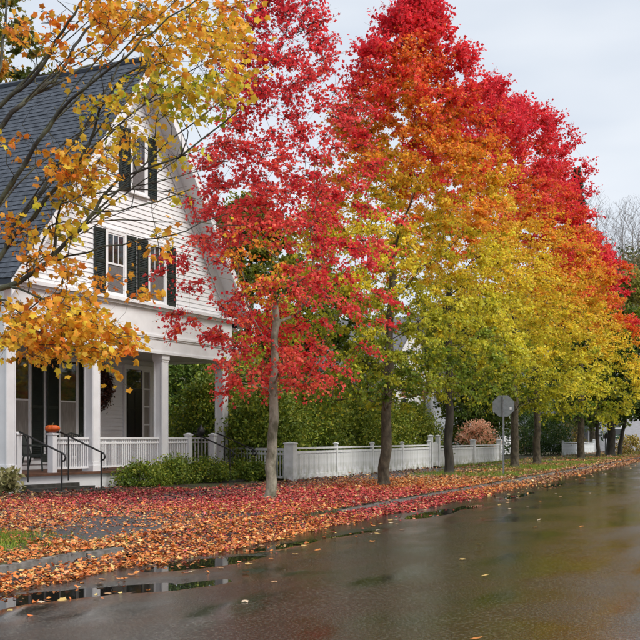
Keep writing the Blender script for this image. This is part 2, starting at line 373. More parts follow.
def shrub(name, label, cat, group, base, rx, ry, H, pal, seed, N=5000, ls=.08, tmpl=T_OVAL, rz=0, z0=0, lumpy=.35, matn='leaf_green', stems=14, zlo=.05, flat=1.0):
    rg = np.random.default_rng(seed); o = thing(name, label, cat, (base[0], base[1], z0), rz, group)
    lf = lump(rg); ncl = max(30, N//40)
    a = rg.uniform(0, 6.283, ncl); h = rg.uniform(zlo, 1, ncl); q = rg.uniform(size=ncl)**.4
    prof = np.sqrt(np.clip(1-np.clip((h-.35)/.65, 0, 1)**2.2, 0, 1))*np.interp(h, [0,.3], [.8,1])
    d = np.stack([np.cos(a), np.sin(a), h*2-1], 1); k = prof*(1+lumpy*lf(d)*1.5)
    P = np.stack([rx*k*q*np.cos(a), ry*k*q*np.sin(a), H*h*(1+lumpy*.5*lf(d*1.7))], 1)
    sk = Skel(); sk.add((0,0,0), -1)
    for i in np.argsort(P[:,2])[:stems*6:6] if stems else []:
        pass
    order = rg.choice(ncl, min(stems, ncl), replace=False) if stems else []
    mb = MB()
    for i in order:
        e = P[i]; b = np.array([e[0]*.35, e[1]*.35, 0]); m = (b+e)/2+np.array([0,0,.15*H])
        mb.tube([b, m, e], [.016,.011,.005], 4)
    if stems: mb.build('stems', 'bark_dark', o)
    idx = rg.integers(0, ncl, N); sg = .16*min(rx, ry, H)**.5
    LP = P[idx]+rg.normal(size=(N,3))*np.array([sg,sg,sg*.8]); LP[:,2] = np.abs(LP[:,2])+.02
    cj = rg.normal(size=ncl)*.4
    col = pal(h[idx], q[idx], cj[idx], rg.normal(size=N), LP)*(1+.18*rg.normal(size=(N,1)))
    tp = rg.normal(size=(N,3)); tp[:,2] += .2; nr = rg.normal(size=(N,3)); nr[:,2] += .8
    link('foliage', leaf_mesh('foliage', matn, LP, tp, nr, ls*rg.uniform(.6,1.4,N), col, tmpl, rg.uniform(0,2,N)), o)
    return o

# ------------------------------------------------------------------ the setting: ground, road, kerb, sidewalk
KN = -7.2            # kerb line (its road side)
def wave(p, rg, scs):
    z = 0
    for sc, am in scs: z = z+am*smooth3(rg, sc, 5)(p)
    return z
rgG = np.random.default_rng(5)
U_A = np.concatenate([np.arange(-40,2,4.), np.arange(2,46,.5), np.arange(46,120,4.), np.array([120,150,200,280,400,600,900.])])
NL = np.concatenate([-np.array([900,500,250,120,70,45,32,25.]), np.arange(-20,KN-.35,.5), [KN-.32, KN-.2, KN-.18, 4.0, 4.02, 4.2, 6, 10, 20, 60, 200, 900]])
gv = []; 
for u in U_A:
    for n in NL:
        x, y = st(u, n); z = 0
        if KN-.19 < n < 4.01: z = -.35
        gv.append((x, y, z))
gv = np.array(gv); k = len(NL)
un = np.array([to_st(x,y) for x,y in gv[:,:2]])
msk = (un[:,1] < -8.2) & (un[:,1] > -60)
gv[msk,2] += .018*smooth3(rgG, 1.3)(np.c_[un[msk], np.zeros(msk.sum())])
gf = [(i*k+j, (i+1)*k+j, (i+1)*k+j+1, i*k+j+1) for i in range(len(U_A)-1) for j in range(k-1)]
gm = MB(); gm.add(gv, [f[::-1] for f in gf]); tag(gm.build('ground', 'ground', None, True), kind='structure')

rz_street = math.atan2(UY, UX)          # local x along the street, local y = -n
DIPS = [  # puddles: u, n, half length, half width, depth, heading
    (8.75,-5.95,1.2,.25,.055,.46),(7.0,-6.3,.8,.22,.050,.25),(11.4,-6.0,.85,.26,.050,.23),(9.5,-5.15,.45,.12,.032,.3),(13.6,-5.95,.9,.17,.022,.15),
    (15.8,-5.7,1.1,.16,.020,.1),(20.4,-5.75,1.2,.24,.028,.05),(22.6,-5.55,1.1,.24,.026,.05),(27.5,-5.5,1.8,.18,.020,0),(34,-5.7,2.4,.25,.020,0)]
und = smooth3(rgG, 2.2, 6); und2 = smooth3(rgG, 6.0, 6); und3 = smooth3(rgG, 15.0, 8)
def road_z(u, n, dips=True):
    u = np.asarray(u, float); n = np.asarray(n, float)
    c = -.13+.014*np.minimum(n-KN, 7.2); p = np.stack([u*.35, n, 0*u], -1)
    z = c+.0045*und(p)+.0028*und2(p)+.0022*und3(p)*(n < -4)
    for a, b, ra, rb, d, hd in (DIPS if dips else ()):
        ch_, sh_ = math.cos(hd), math.sin(hd); du, dn_ = u-a, n-b; z = z-d*np.exp(-(((du*ch_+dn_*sh_)/ra)**2+((-du*sh_+dn_*ch_)/rb)**2))
    return z
UR = np.concatenate([np.arange(-30,3,3.), np.arange(3,30,.12), np.arange(30,60,.8), np.arange(60,141,4.)]); NR = np.concatenate([np.arange(KN-.05,-3.9,.07), np.arange(-3.9,4.2,.35)])
uu, nn_ = np.meshgrid(UR, NR, indexing='ij'); zz = road_z(uu, nn_)
rv = np.stack([uu, -nn_, zz], -1).reshape(-1,3); k = len(NR)
rf = [(i*k+j, i*k+j+1, (i+1)*k+j+1, (i+1)*k+j) for i in range(len(UR)-1) for j in range(k-1)]
rm = MB(); rm.v = [tuple(p) for p in rv]; rm.f = [f[::-1] for f in rf]
road = rm.build('road', 'wet_asphalt', None, True); road.rotation_euler.z = rz_street; tag(road, kind='structure')
for a, b, ra, rb, d, hd in DIPS:        # standing water fills each dip level
    ch_, sh_ = math.cos(hd), math.sin(hd)
    mb = MB(); K = 40; ring = [(1.75*ra*math.cos(6.283*j/K), 1.85*rb*math.sin(6.283*j/K)) for j in range(K)]
    lvl = min(float(road_z(a, b))+d*.8, min(float(road_z(a+p*ch_-q*sh_, b+p*sh_+q*ch_, False)) for p, q in ring)-.003)
    mb.add([(a+p*ch_-q*sh_, -(b+p*sh_+q*ch_), lvl) for p, q in ring], [tuple(range(K-1,-1,-1))])
    p = mb.build('puddle', 'water'); p.rotation_euler.z = rz_street; tag(p, kind='structure')
# kerb stones, each its own piece; a dropped gap at the drive
kerb = link('kerb', None); kerb.rotation_euler.z = rz_street; tag(kerb, kind='structure')
rnd = random.Random(3); u = -6.0
while u < 110:
    L = 1.75+rnd.uniform(-.3,.5); 
    if u < 11.6 < u+L: L = 11.6-u
    if u < 11.55 or u > 17.6:
        j = rnd.uniform(-.012,.012); h = (.018 if u < 12 else -.012)+rnd.uniform(-.012,.012); t0 = rnd.uniform(-.01,.01)
        mb = MB(); y0, y1 = -KN+j, -KN+.11+j
        mb.add([(u,y0,-.3),(u+L-.02,y0,-.3),(u+L-.02,y1,-.3),(u,y1,-.3),(u,y0+.012,h),(u+L-.02,y0+.012,h+t0),(u+L-.02,y1,h+.004+t0),(u,y1,h+.004)],
               [(0,3,2,1),(4,5,6,7),(0,1,5,4),(1,2,6,5),(2,3,7,6),(3,0,4,7)])
        mb.build('kerb_stone', 'kerb', kerb)
    u += L
# asphalt sidewalk, with the drive crossing the verge where the kerb drops
def strip(name, pts, z, matn):
    mb = MB(); mb.add([(*st(u,n), z) for u,n in pts], [tuple(range(len(pts)))]); o = mb.build(name, matn); tag(o, kind='structure'); return o
sw = MB(); US = np.arange(-10, 120, .8); 
for i, u in enumerate(US):
    e = .18*math.sin(u*.7)+.1*math.sin(u*1.9)
    sw.v += [(*st(u, -13.1+.6*e), .022), (*st(u, -11.0+e), .022)]
sw.f = [(2*i, 2*i+2, 2*i+3, 2*i+1)[::-1] for i in range(len(US)-1)]
tag(sw.build('sidewalk', 'sidewalk'), kind='structure')
ap = MB(); ap.v = [(*st(u,n), z) for u,n,z in ((11.6,KN+.3,-.155),(17.6,KN+.3,-.155),(17.6,KN-.36,.0265),(11.6,KN-.36,.0265),(17.0,-11.2,.0265),(12.4,-11.2,.0265))]
ap.f = [(0,1,2,3),(3,2,4,5)]; tag(ap.build('driveway_apron','sidewalk'), kind='structure')
# far hill behind the street's end
hx = []; NXH = 60
mbh = MB()
for i in range(NXH+1):
    a = math.radians(-60+130*i/NXH)
    for j, (d, f) in enumerate(((190,0),(260,.3),(340,.7),(430,1.0),(520,1.1))):
        hgt = (26+10*math.sin(a*5+1)+34*math.exp(-((math.degrees(a)-20)/16)**2))*f
        mbh.v.append((d*math.sin(a), d*math.cos(a), hgt-1))
mbh.f = [(i*5+j, i*5+j+1, (i+1)*5+j+1, (i+1)*5+j)[::-1] for i in range(NXH) for j in range(4)]
tag(mbh.build('hill', 'hill', None, True), kind='structure')

# ------------------------------------------------------------------ the white gabled house with its porch
PX, PY = -6.05, 30.0; DX, DY = .451, .8925
def ft(px, s=0.0):      # position along the facade that shows at photo column px, s metres out from it
    k = (px-CX)/F; x0 = PX+DY*s; y0 = PY-DX*s
    return (k*y0-x0)/(DX-k*DY)
house = thing('white_house', 'white clapboard house with steep slate gable, columned porch and dark green shutters', 'house', (PX,PY,0), math.atan2(DY,DX))
GC, APEX, SL, FL = 1.6, 12.05, 1.22, .45       # gable centre, apex height, roof pitch, porch floor
HW = 5.0; DEPTH = 14.0; PD = 2.4
wall = MB().prism([(GC-HW,3.95),(GC+HW,3.95),(GC+HW,APEX-.25-SL*HW),(GC,APEX-.25),(GC-HW,APEX-.25-SL*HW)], .02, DEPTH).build('wall', 'siding', house)
MB().box(GC-HW,GC+HW,PD+.02,DEPTH,-.1,3.95).build('lower_wall', 'siding', house)
def clap(mb_parent, x0a, x1a, z, e, y, x0b=None, x1b=None):
    x0b = x0a if x0b is None else x0b; x1b = x1a if x1b is None else x1b
    V = [(x0a,y-.024,z),(x1a,y-.024,z),(x1a,y+.03,z),(x0a,y+.03,z),(x0b,y-.004,z+e),(x1b,y-.004,z+e),(x1b,y+.03,z+e),(x0b,y+.03,z+e)]
    MB().add(V, [(0,3,2,1),(4,5,6,7),(0,1,5,4),(1,2,6,5),(2,3,7,6),(3,0,4,7)]).build('clapboard', 'siding', mb_parent)
z = 5.30; E = .135
while z < APEX-.75:
    h0 = min(HW, (APEX-.32-z)/SL); h1 = min(HW, (APEX-.32-z-E)/SL)
    clap(wall, GC-h0, GC+h0, z, E, 0, GC-h1, GC+h1); z += E
z = FL+.15
while z < 3.8: clap(house, GC-HW+.1, GC+HW-.08, z, .125, PD); z += .125
# roof: two slabs, slates, soffit, barge boards, frieze
OH = .62; EV = 5.75
for sgn in (-1, 1):
    q = lambda x, dz: (GC+sgn*x, APEX-SL*x+dz)
    r_ = MB().prism([q(0,0), q(0,.14), q(EV,.14), q(EV,0)][::sgn], -OH, DEPTH+.4).build('roof', 'slate_base', house)
    sl = MB(); rr = random.Random(7+sgn); L = EV*math.hypot(1,SL); cs_, sn_ = 1/math.hypot(1,SL), SL/math.hypot(1,SL); nco = int(L/.19)
    for c in range(nco):
        a = L-c*.19; y = -OH-.03-(.15 if c%2 else 0)
        while y < DEPTH+.4:
            wd = .30+rr.uniform(-.02,.02); d0 = a+rr.uniform(0,.012); th = .018+rr.uniform(0,.008); a1 = max(a-.34, 0)
            y0, y1 = max(y,-OH-.03), y+wd-.008
            def pt(dd, yy, up): return (GC+sgn*(dd*cs_+up*sn_), yy, APEX+.14-dd*sn_+up*cs_)
            V = [pt(d0,y0,.012),pt(d0,y1,.012),pt(a1,y1,.0),pt(a1,y0,.0),pt(d0,y0,.012+th),pt(d0,y1,.012+th),pt(a1,y1,.008),pt(a1,y0,.008)]
            sl.add(V, [(0,3,2,1),(4,5,6,7),(0,1,5,4),(1,2,6,5),(2,3,7,6),(3,0,4,7)][:6] if sgn < 0 else [f[::-1] for f in [(0,3,2,1),(4,5,6,7),(0,1,5,4),(1,2,6,5),(2,3,7,6),(3,0,4,7)]]); y += wd
    tag(sl.build('slates', 'slate', r_), kind='stuff')
    MB().prism([q(.06,-.06), q(.06,-.004), q(EV-.02,-.004), q(EV-.02,-.06)][::sgn], -OH+.03, 0).build('soffit', 'white_paint', r_)
    MB().prism([q(0,-.26), q(0,.10), q(EV+.02,.10), q(EV+.02,-.26)][::sgn], -OH-.035, -OH-.003).build('barge_board', 'white_paint', r_)
    MB().prism([q(0,-.62), q(0,-.07), q(HW-.05,-.07), q(HW-.05,-.62)][::sgn], -.055, -.028).build('frieze_board', 'white_paint', house)
    MB().box(*sorted((GC+sgn*HW, GC+sgn*(EV-.03))), 0, DEPTH, APEX-SL*EV-.12, APEX-SL*EV-.03).build('eave_soffit', 'white_paint', r_)
MB().tube([(GC,-OH-.02,APEX+.17),(GC,DEPTH+.4,APEX+.17)], .09, 6).build('ridge_cap', 'slate_base', house)
ch = MB().box(GC-.4,GC+.4,8.5,9.3,APEX-.6,APEX+1.3).box(GC-.46,GC+.46,8.44,9.36,APEX+1.3,APEX+1.42).build('chimney', 'brick_brown', house)
# entablature
XL, XR = -3.95, 6.62
box('entablature', 'white_paint', house, XL,XR,-.20,.22,3.86,5.18)
box('entablature', 'white_paint', house, XR-.40,XR,.22,PD-.02,3.86,5.18)
for z0_, z1_, p in ((5.18,5.27,.16),(5.10,5.18,.08),(4.30,4.37,.05),(4.25,4.30,.025),(3.83,3.90,.03)):
    MB().box(XL-.05,XR+p,-.20-p,-.203 if z0_ < 5.15 else .1,z0_,z1_).box(XR+.003,XR+p+.002,-.19,PD,z0_+.002,z1_-.002).build('moulding', 'white_paint', house)
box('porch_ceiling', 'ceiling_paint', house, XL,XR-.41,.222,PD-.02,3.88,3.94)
# floor, skirt
fl = box('porch_floor', 'deck', house, XL-.1,XR+.1,-.30,PD,FL-.06,FL)
box('skirt', 'white_paint', house, XL,XR,-.20,-.16,.0,FL-.06); box('skirt', 'white_paint', house, XR-.06,XR,-.16,PD,.0,FL-.06)
# columns
COLS = [ft(6.5), ft(92), ft(161), ft(221.5)]
for t in COLS:
    c = MB().box(t-.15,t+.15,-.15,.15,FL+.24,3.62)
    col_ = c.build('column', 'white_paint', house)
    for sx in (-1,1):     # raised fillets on the shaft
        MB().box(t+sx*.13-.02,t+sx*.13+.02,-.163,-.15,FL+.24,3.62).box(t-.163,t-.15,sx*.13-.02,sx*.13+.02,FL+.24,3.62).build('fillet', 'white_paint', col_)
    MB().box(t-.19,t+.19,-.19,.19,FL+.001,FL+.16).box(t-.17,t+.17,-.17,.17,FL+.16,FL+.24).build('base', 'white_paint', col_)
    MB().box(t-.17,t+.17,-.17,.17,3.62,3.68).box(t-.185,t+.185,-.185,.185,3.68,3.84).build('capital', 'white_paint', col_)
for t in (COLS[0]+.1, COLS[3]):   # pilasters on the house wall
    box('pilaster', 'white_paint', house, t-.13,t+.13,PD-.10,PD-.03,FL+.001,3.86)
# railings
def newel(t, y=0.0, h=.98, w=.17, parent=None):
    n = box('newel_post', 'white_paint', parent or house, t-w/2,t+w/2,y-w/2,y+w/2,FL+.001,FL+h)
    MB().box(t-w/2-.025,t+w/2+.025,y-w/2-.025,y+w/2+.025,FL+h,FL+h+.04).taper(t,y,FL+h+.04,FL+h+.075,w+.02,.05).build('post_cap', 'white_paint', n); return n
BAL = MB().box(-.017,.017,-.017,.017,.12,.86).mesh('baluster', 'white_paint')
def railing(t0, t1, y=0.0, along='x', sp=.088):
    if along == 'x': r = MB().box(t0,t1,y-.04,y+.04,FL+.86,FL+.92).box(t0,t1,y-.03,y+.03,FL+.74,FL+.78).box(t0,t1,y-.03,y+.03,FL+.08,FL+.13).build('railing', 'white_paint', house)
    else: r = MB().box(y-.04,y+.04,t0,t1,FL+.86,FL+.92).box(y-.03,y+.03,t0,t1,FL+.74,FL+.78).box(y-.03,y+.03,t0,t1,FL+.08,FL+.13).build('railing', 'white_paint', house)
    n = int((t1-t0)/sp); 
    for i in range(n):
        p = t0+(i+.5)*(t1-t0)/n; b = link('baluster', BAL, r); b.location = (p, y, FL) if along == 'x' else (y, p, FL)
    return r
nw = [newel(ft(17)), newel(ft(52.5)), newel(ft(188.5)), newel(ft(213))]
railing(ft(52.5)+.09, COLS[1]-.15); railing(COLS[1]+.15, COLS[2]-.15); railing(COLS[2]+.15, ft(188.5)-.09)
railing(.16, PD-.12, COLS[3], 'y', .13)
# windows
def window(t0, t1, z0, z1, y, cols=3, upper='glass', lower='screen', split=.5, cas=.09):
    w_ = MB().box(t0-cas,t0,y-.05,y+.02,z0-.02,z1+cas).box(t1,t1+cas,y-.05,y+.02,z0-.02,z1+cas).box(t0,t1,y-.05,y+.02,z1,z1+cas).box(t0-cas-.03,t1+cas+.03,y-.062,y+.02,z1+cas,z1+cas+.04).build('window', 'white_paint', house)
    box('sill', 'white_paint', w_, t0-cas-.04,t1+cas+.04,y-.085,y+.02,z0-.075,z0-.02)
    zm = z0+(z1-z0)*split
    MB().box(t0,t0+.035,y-.034,y-.008,zm,z1).box(t1-.035,t1,y-.034,y-.008,zm,z1).box(t0,t1,y-.036,y-.006,zm-.025,zm+.025).box(t0,t1,y-.035,y-.007,z1-.045,z1)\
        .box(t0,t0+.035,y-.028,y-.006,z0,zm).box(t1-.035,t1,y-.028,y-.006,z0,zm).box(t0,t1,y-.03,y-.005,z0-.02,z0+.06).build('sash', 'white_paint', w_)
    wd = (t1-t0-.07)/cols
    for i in range(cols): box('pane', upper, w_, t0+.035+i*wd,t0+.035+(i+1)*wd,y-.020,y-.012,zm+.02,z1-.04)
    for i in range(1, cols): box('muntin', 'white_paint', w_, t0+.035+i*wd-.011,t0+.035+i*wd+.011,y-.033,y-.010,zm+.025,z1-.045)
    box('pane', lower, w_, t0+.035,t1-.035,y-.016,y-.010,z0+.05,zm-.02)
    return w_
def shutter(t0, t1, z0, z1, y):
    s = MB(); b = .05
    s.box(t0,t0+b,y-.055,y-.02,z0,z1).box(t1-b,t1,y-.055,y-.02,z0,z1)
    for a in (z0, (z0+z1)/2-.04, z1-.09): s.box(t0+b,t1-b,y-.054,y-.021,a,a+.09)
    s = s.build('shutter', 'dark_green', house)
    l = MB(); z = z0+.09
    while z < z1-.1:
        l.add([(t0+b,y-.05,z),(t1-b,y-.05,z),(t1-b,y-.03,z+.05),(t0+b,y-.03,z+.05),(t0+b,y-.05,z+.008),(t1-b,y-.05,z+.008),(t1-b,y-.03,z+.058),(t0+b,y-.03,z+.058)],
              [(0,3,2,1),(4,5,6,7),(0,1,5,4),(1,2,6,5),(2,3,7,6),(3,0,4,7)]); z += .05
    tag(l.build('louvres', 'dark_green', s), kind='stuff')
for a, b in ((.24,1.0),(2.22,2.98)):
    window(a, b, 5.36, 7.06, -.03, 3); shutter(a-.09-.47, a-.09, 5.33, 7.12, -.03); shutter(b+.09, b+.09+.47, 5.33, 7.12, -.03)
window(1.37, 2.02, 8.42, 10.12, -.03, 3); shutter(.80,1.28,8.38,10.16,-.03); shutter(2.11,2.57,8.38,10.16,-.03)
for a, b in ((-.98,-.20),(1.10,1.86)):
    window(a, b, .80, 3.66, PD-.03, 1, 'glass', 'curtain', .57, .06); shutter(a-.07-.5, a-.07, .78, 3.7, PD-.03); shutter(b+.07, b+.07+.5, .78, 3.7, PD-.03)
# door with sidelight
d0, d1 = 4.27, 5.13
dr = box('door', 'door_dark', house, d0,d1,PD-.07,PD-.03,FL+.02,2.95)
for za, zb in ((FL+.15,1.25),(1.4,2.2),(2.3,2.85)):
    for xa in (d0+.09, (d0+d1)/2+.04): box('door_panel', 'door_dark', dr, xa,xa+.30,PD-.082,PD-.069,za,zb)
MB().lathe([(.0,.0),(.03,.0),(.03,.04),(.0,.045)],0,0,8).build('door_knob', 'iron', dr).location = (d0+.07,PD-.1,1.4)
box('transom', 'glass', dr, d0,d1,PD-.06,PD-.03,2.96,3.55)
MB().box(d0-.10,d0,PD-.09,PD,FL+.01,3.56).box(d1,d1+.10,PD-.09,PD,FL+.01,3.56).box(d0-.10,d1+.62,PD-.10,PD,3.56,3.70)\
  .box(d1+.42,d1+.52,PD-.09,PD,FL+.01,3.56).box(d1+.10,d1+.42,PD-.08,PD,FL+.01,1.2).build('door_frame', 'white_paint', dr)
for i in range(4): box('sidelight_pane', 'curtain', dr, d1+.13,d1+.39,PD-.055,PD-.03,1.22+i*.58,1.76+i*.58)
for i in range(5): box('sidelight_bar', 'white_paint', dr, d1+.10,d1+.42,PD-.07,PD-.03,1.19+i*.58,1.235+i*.58)

def hloc(t, y, z=0.0): return (PX+DX*t-DY*y, PY+DY*t+DX*y, z)
HRZ = math.atan2(DY, DX)
# wreath of dried vines on the porch wall
rg = np.random.default_rng(17); wr = thing('wreath', 'round dark brown twig wreath hanging on the porch wall beside the door', 'wreath', hloc(2.95,PD-.12,2.9), HRZ)
mb = MB()
for i in range(70):
    a = rg.uniform(0,6.28); r0 = .42+rg.normal()*.05; pts = []
    for j in range(6):
        b = a+j*.22; rr = r0+rg.normal()*.05; pts.append((rr*math.cos(b), rg.normal()*.045, rr*1.15*math.sin(b)))
    mb.tube(pts, .011, 4)
mb.build('twig_ring', 'bark_wet', wr)
N = 1600; a = rg.uniform(0,6.28,N); r0 = .36+rg.normal(size=N)*.12; P = np.stack([r0*np.cos(a), rg.normal(size=N)*.06-.03, 1.15*r0*np.sin(a)],1); tp, nr = rnd_leaves(rg, N)
link('dried_leaves', leaf_mesh('dried_leaves','litter',P,tp,nr,rg.uniform(.06,.11,N),np.array([(.10,.035,.02)])*(1+.4*rg.normal(size=(N,1))),T_OVAL), wr)
# pumpkin on the newel
pk = thing('pumpkin', 'squat bright orange pumpkin on the porch newel post', 'pumpkin', hloc(ft(52.5),0,FL+1.056))
MB().lathe([(.06,0),(.14,.015),(.185,.06),(.19,.10),(.165,.15),(.10,.175),(.03,.165)],0,0,40,10,.05).build('body','pumpkin',pk,True)
MB().tube([(0,0,.16),(.005,0,.2),(.025,.01,.235)],[.022,.014,.012],6).build('stem','stem',pk)
# porch chairs
def chair(t, y, rz, label):
    c = thing('porch_chair', label, 'chair', hloc(t,y,FL), HRZ+rz, 'dark chairs on the porch')
    MB().box(-.29,.29,-.28,.26,.40,.46).build('seat','wicker',c)
    MB().tube([(-.27,.25,.43),(-.29,.36,.78),(-.22,.42,.98),(0,.44,1.04),(.22,.42,.98),(.29,.36,.78),(.27,.25,.43)],.025,6).build('back_frame','wicker',c)
    for i in range(9):
        x = -.22+.055*i; MB().tube([(x,.25,.45),(x*1.03,.35,.75),(x,.425,1.0-abs(x)*.25)],.014,5).build('back_slat','wicker',c)
    for sx in (-1,1):
        MB().tube([(sx*.27,.30,.70),(sx*.33,.0,.69),(sx*.31,-.27,.66),(sx*.27,-.27,.43)],.025,6).build('arm','wicker',c)
        MB().tube([(sx*.26,-.25,.44),(sx*.28,-.29,0.001)],.024,6).build('leg','wicker',c); MB().tube([(sx*.25,.23,.44),(sx*.27,.34,0.001)],.024,6).build('leg','wicker',c)
    MB().box(-.27,.27,-.275,-.25,.24,.40).build('apron','wicker',c)
    return c
chair(ft(36,-1.3), 1.3, .35, 'dark woven porch armchair seen through the gap above the stone steps')
chair(ft(80,-1.2), 1.2, -.3, 'dark woven porch armchair tucked behind the porch railing by the window')
chair(ft(103,-1.0), 1.25, .5, 'dark woven porch armchair behind the railing below the wreath')
# stone steps and iron handrails
def steps(ta, tb, label):
    s = thing('stone_steps', label, 'steps', hloc((ta+tb)/2,0,0), HRZ); hw = (tb-ta)/2
    for i, (ya, yb, h, ex) in enumerate(((-.62,-.302,.19,.10),(-1.02,-.60,.12,.2),(-1.7,-1.0,.06,.5))):
        rr = random.Random(i); V = []
        m = MB().box(-hw-ex,hw+ex,ya,yb,-.05,h); m.v = [(x+rr.uniform(-.015,.015),y+rr.uniform(-.012,.012),z+rr.uniform(-.008,.008)) for x,y,z in m.v]
        m.build('step','stone',s)
def handrail(px, label, finial=False):
    ya, yb = .36, 1.42; t = ft(px, ya); h = thing('handrail', label, 'handrail', hloc(t,-ya,0), HRZ, 'black iron handrails at the porch steps')
    L = yb-ya
    MB().tube([(0,0,.25),(0,0,1.40)],.020,8).build('post','iron',h); MB().tube([(0,-L,.02),(0,-L,.98)],.020,8).build('post','iron',h)
    MB().tube([(0,.28,1.50),(0,.0,1.40),(0,-L*.55,1.17),(0,-L,.99),(0,-L-.09,.94),(0,-L-.12,.87),(0,-L-.08,.80),(0,-L-.02,.79)],.024,8).build('rail','iron',h,True)
    if finial: MB().lathe([(.02,1.38),(.035,1.42),(.11,1.48),(.13,1.56),(.10,1.65),(.04,1.70),(.02,1.76)],0,0,12).build('lantern_head','iron',h,True)
steps(ft(28,.36)-.05, ft(68.5,.36)+.05, 'worn grey stone steps up to the porch between the armchair and the pumpkin')
steps(ft(201,.36)-.05, ft(224.5,.36)+.05, 'grey stone steps half hidden by shrubs at the corner column')
handrail(28, 'black iron handrail of the stone steps, beside the newel without a pumpkin')
handrail(68.5, 'black iron handrail of the stone steps, on the pumpkin side')
handrail(201, 'black iron handrail topped by a dark lantern at the corner steps', True)
handrail(224.5, 'plain black iron handrail at the corner steps beside the picket fence')

# ------------------------------------------------------------------ fences
def fence(name, label, A, B, posts, kind, H=1.06, group=None):
    A = Vector(A); B = Vector(B); d = B-A; L = d.length; o = thing(name, label, 'fence', (A.x,A.y,0), math.atan2(d.y,d.x), group)
    for p, wd, hh in posts:
        n = box('post','fence_paint',o,p-wd/2,p+wd/2,-wd/2,wd/2,-.1,hh); MB().box(p-wd/2-.025,p+wd/2+.025,-wd/2-.025,wd/2+.025,hh,hh+.04).taper(p,0,hh+.04,hh+.065,wd+.02,.03).build('post_cap','fence_paint',n)
    ps = sorted(p for p, _, _ in posts); wmap = {p:w for p,w,_ in posts}
    for a, b in zip(ps[:-1], ps[1:]):
        a += wmap[a]/2; b -= wmap[b]/2
        if kind == 'open':
            box('top_rail','fence_paint',o,a,b,-.04,.04,H-.10,H-.03); box('mid_rail','fence_paint',o,a,b,-.03,.03,H-.24,H-.18); box('bottom_rail','fence_paint',o,a,b,-.03,.03,.10,.17); n = int((b-a)/.16)
        else:
            box('top_rail','fence_paint',o,a,b,-.05,.05,H-.06,H); box('mid_rail','fence_paint',o,a,b,-.035,.035,H-.20,H-.12); box('baseboard','fence_paint',o,a,b,-.035,.035,.02,.20); n = int((b-a)/.105)
        st_ = (b-a)/max(n,1); wd = .035 if kind == 'open' else st_-.012
        key = (kind, round(wd,4), H)
        if key not in PK: PK[key] = MB().box(-wd/2,wd/2,-.014,.014,.17 if kind == 'open' else .18,H-.08 if kind == 'open' else H-.14).mesh('picket','fence_paint')
        for i in range(n): link('picket',PK[key],o).location = (a+(i+.5)*st_, rnd.uniform(-.003,.003), 0)
    return o
PK = {}
FN = -13.2
uc, _ = to_st(*gpix(290,482)); cpos = st(uc, FN)
hc = hloc(6.75,-.05)
Lr = math.hypot(cpos[0]-hc[0], cpos[1]-hc[1])
fence('picket_fence', 'short open white picket fence joining the porch corner to the tall corner post', hc[:2], cpos, [(0.03,.10,1.08),(Lr-.12,.001,.4)], 'open')
def u_at(px, n): k = (px-CX)/F; return (k*(-UX*n)-UY*n)/(UX-k*UY)
u_end = u_at(429, FN); ps = [u_at(336,FN), u_at(372,FN), u_at(402,FN)]
fence('board_fence', 'long white board fence with mossy foot in front of the hedge', cpos, st(u_end,FN), [(0,.30,1.16)]+[(p-uc,.11,1.14) for p in ps]+[(u_end-uc,.14,1.2)], 'solid')
g0, g1 = u_end+.25, u_end+1.45
gate = thing('garden_gate', 'narrow white garden gate between taller posts', 'gate', (*st(g0,FN),0), math.atan2(UY,UX))
for p in (0, g1-g0): n_ = box('post','fence_paint',gate,p-.09,p+.09,-.09,.09,-.05,1.42); MB().box(p-.115,p+.115,-.115,.115,1.42,1.46).taper(p,0,1.46,1.49,.2,.05).build('post_cap','fence_paint',n_)
MB().box(.12,g1-g0-.12,-.03,.03,.2,.28).box(.12,g1-g0-.12,-.03,.03,.95,1.03).build('gate_rail','fence_paint',gate)
for i in range(9): link('picket', MB().box(-.04,.04,-.05,-.03,.12,1.1+.08*math.sin(math.pi*i/8)).mesh('picket','fence_paint'), gate).location = (.17+i*(g1-g0-.34)/8,0,0)
u2 = u_at(499,FN); um = u_at(473,FN); s2 = g1+.12
fence('board_fence', 'white board fence panel below the dried orange hydrangea', st(s2,FN), st(u2,FN), [(0,.12,1.1),(um-s2,.24,1.22),(u2-s2,.24,1.22)], 'solid', 1.0)
u3, u4 = u_at(563,FN), u_at(594,FN)
fence('board_fence', 'distant white board fence beyond the dark evergreen bush', st(u3,FN), st(u4,FN), [(0,.15,1.1),((u4-u3)/2,.15,1.1),(u4-u3,.2,1.15)], 'solid', 1.0)

# ------------------------------------------------------------------ stop sign seen from behind, far post
sx, sy = gpix(503.5, 475.5)
sg = thing('stop_sign', 'grey back of an octagonal stop sign on a galvanized post in the verge', 'sign', (sx,sy,0), math.radians(-8))
MB().box(-.03,.03,-.02,.02,-.2,2.88).build('post','galv',sg)
R8 = .385/math.cos(math.pi/8)
MB().prism([(R8*math.cos(math.pi/8+i*math.pi/4), 2.50+R8*math.sin(math.pi/8+i*math.pi/4)) for i in range(8)], .022, .027).build('plate','sign_back',sg)
for z in (2.30,2.70): MB().lathe([(.018,0),(.018,.012),(.008,.016)],0,0,8).build('bolt','galv',sg).location = (0,-.03,z)
box('sticker','white_paint',sg,.22,.29,.017,.0215,2.36,2.46)
px_, py_ = gpix(605.5,455.5); bx = thing('mailbox_post', 'slim post with a small black box beside the far trees', 'post', (px_,py_,0))
MB().tube([(0,0,0),(0,0,1.3)],.05,6).build('post','galv',bx); MB().prism([(-.14,1.3),(.14,1.3),(.14,1.6),(.08,1.72),(-.08,1.72),(-.14,1.6)],-.25,.25).build('box','iron',bx)

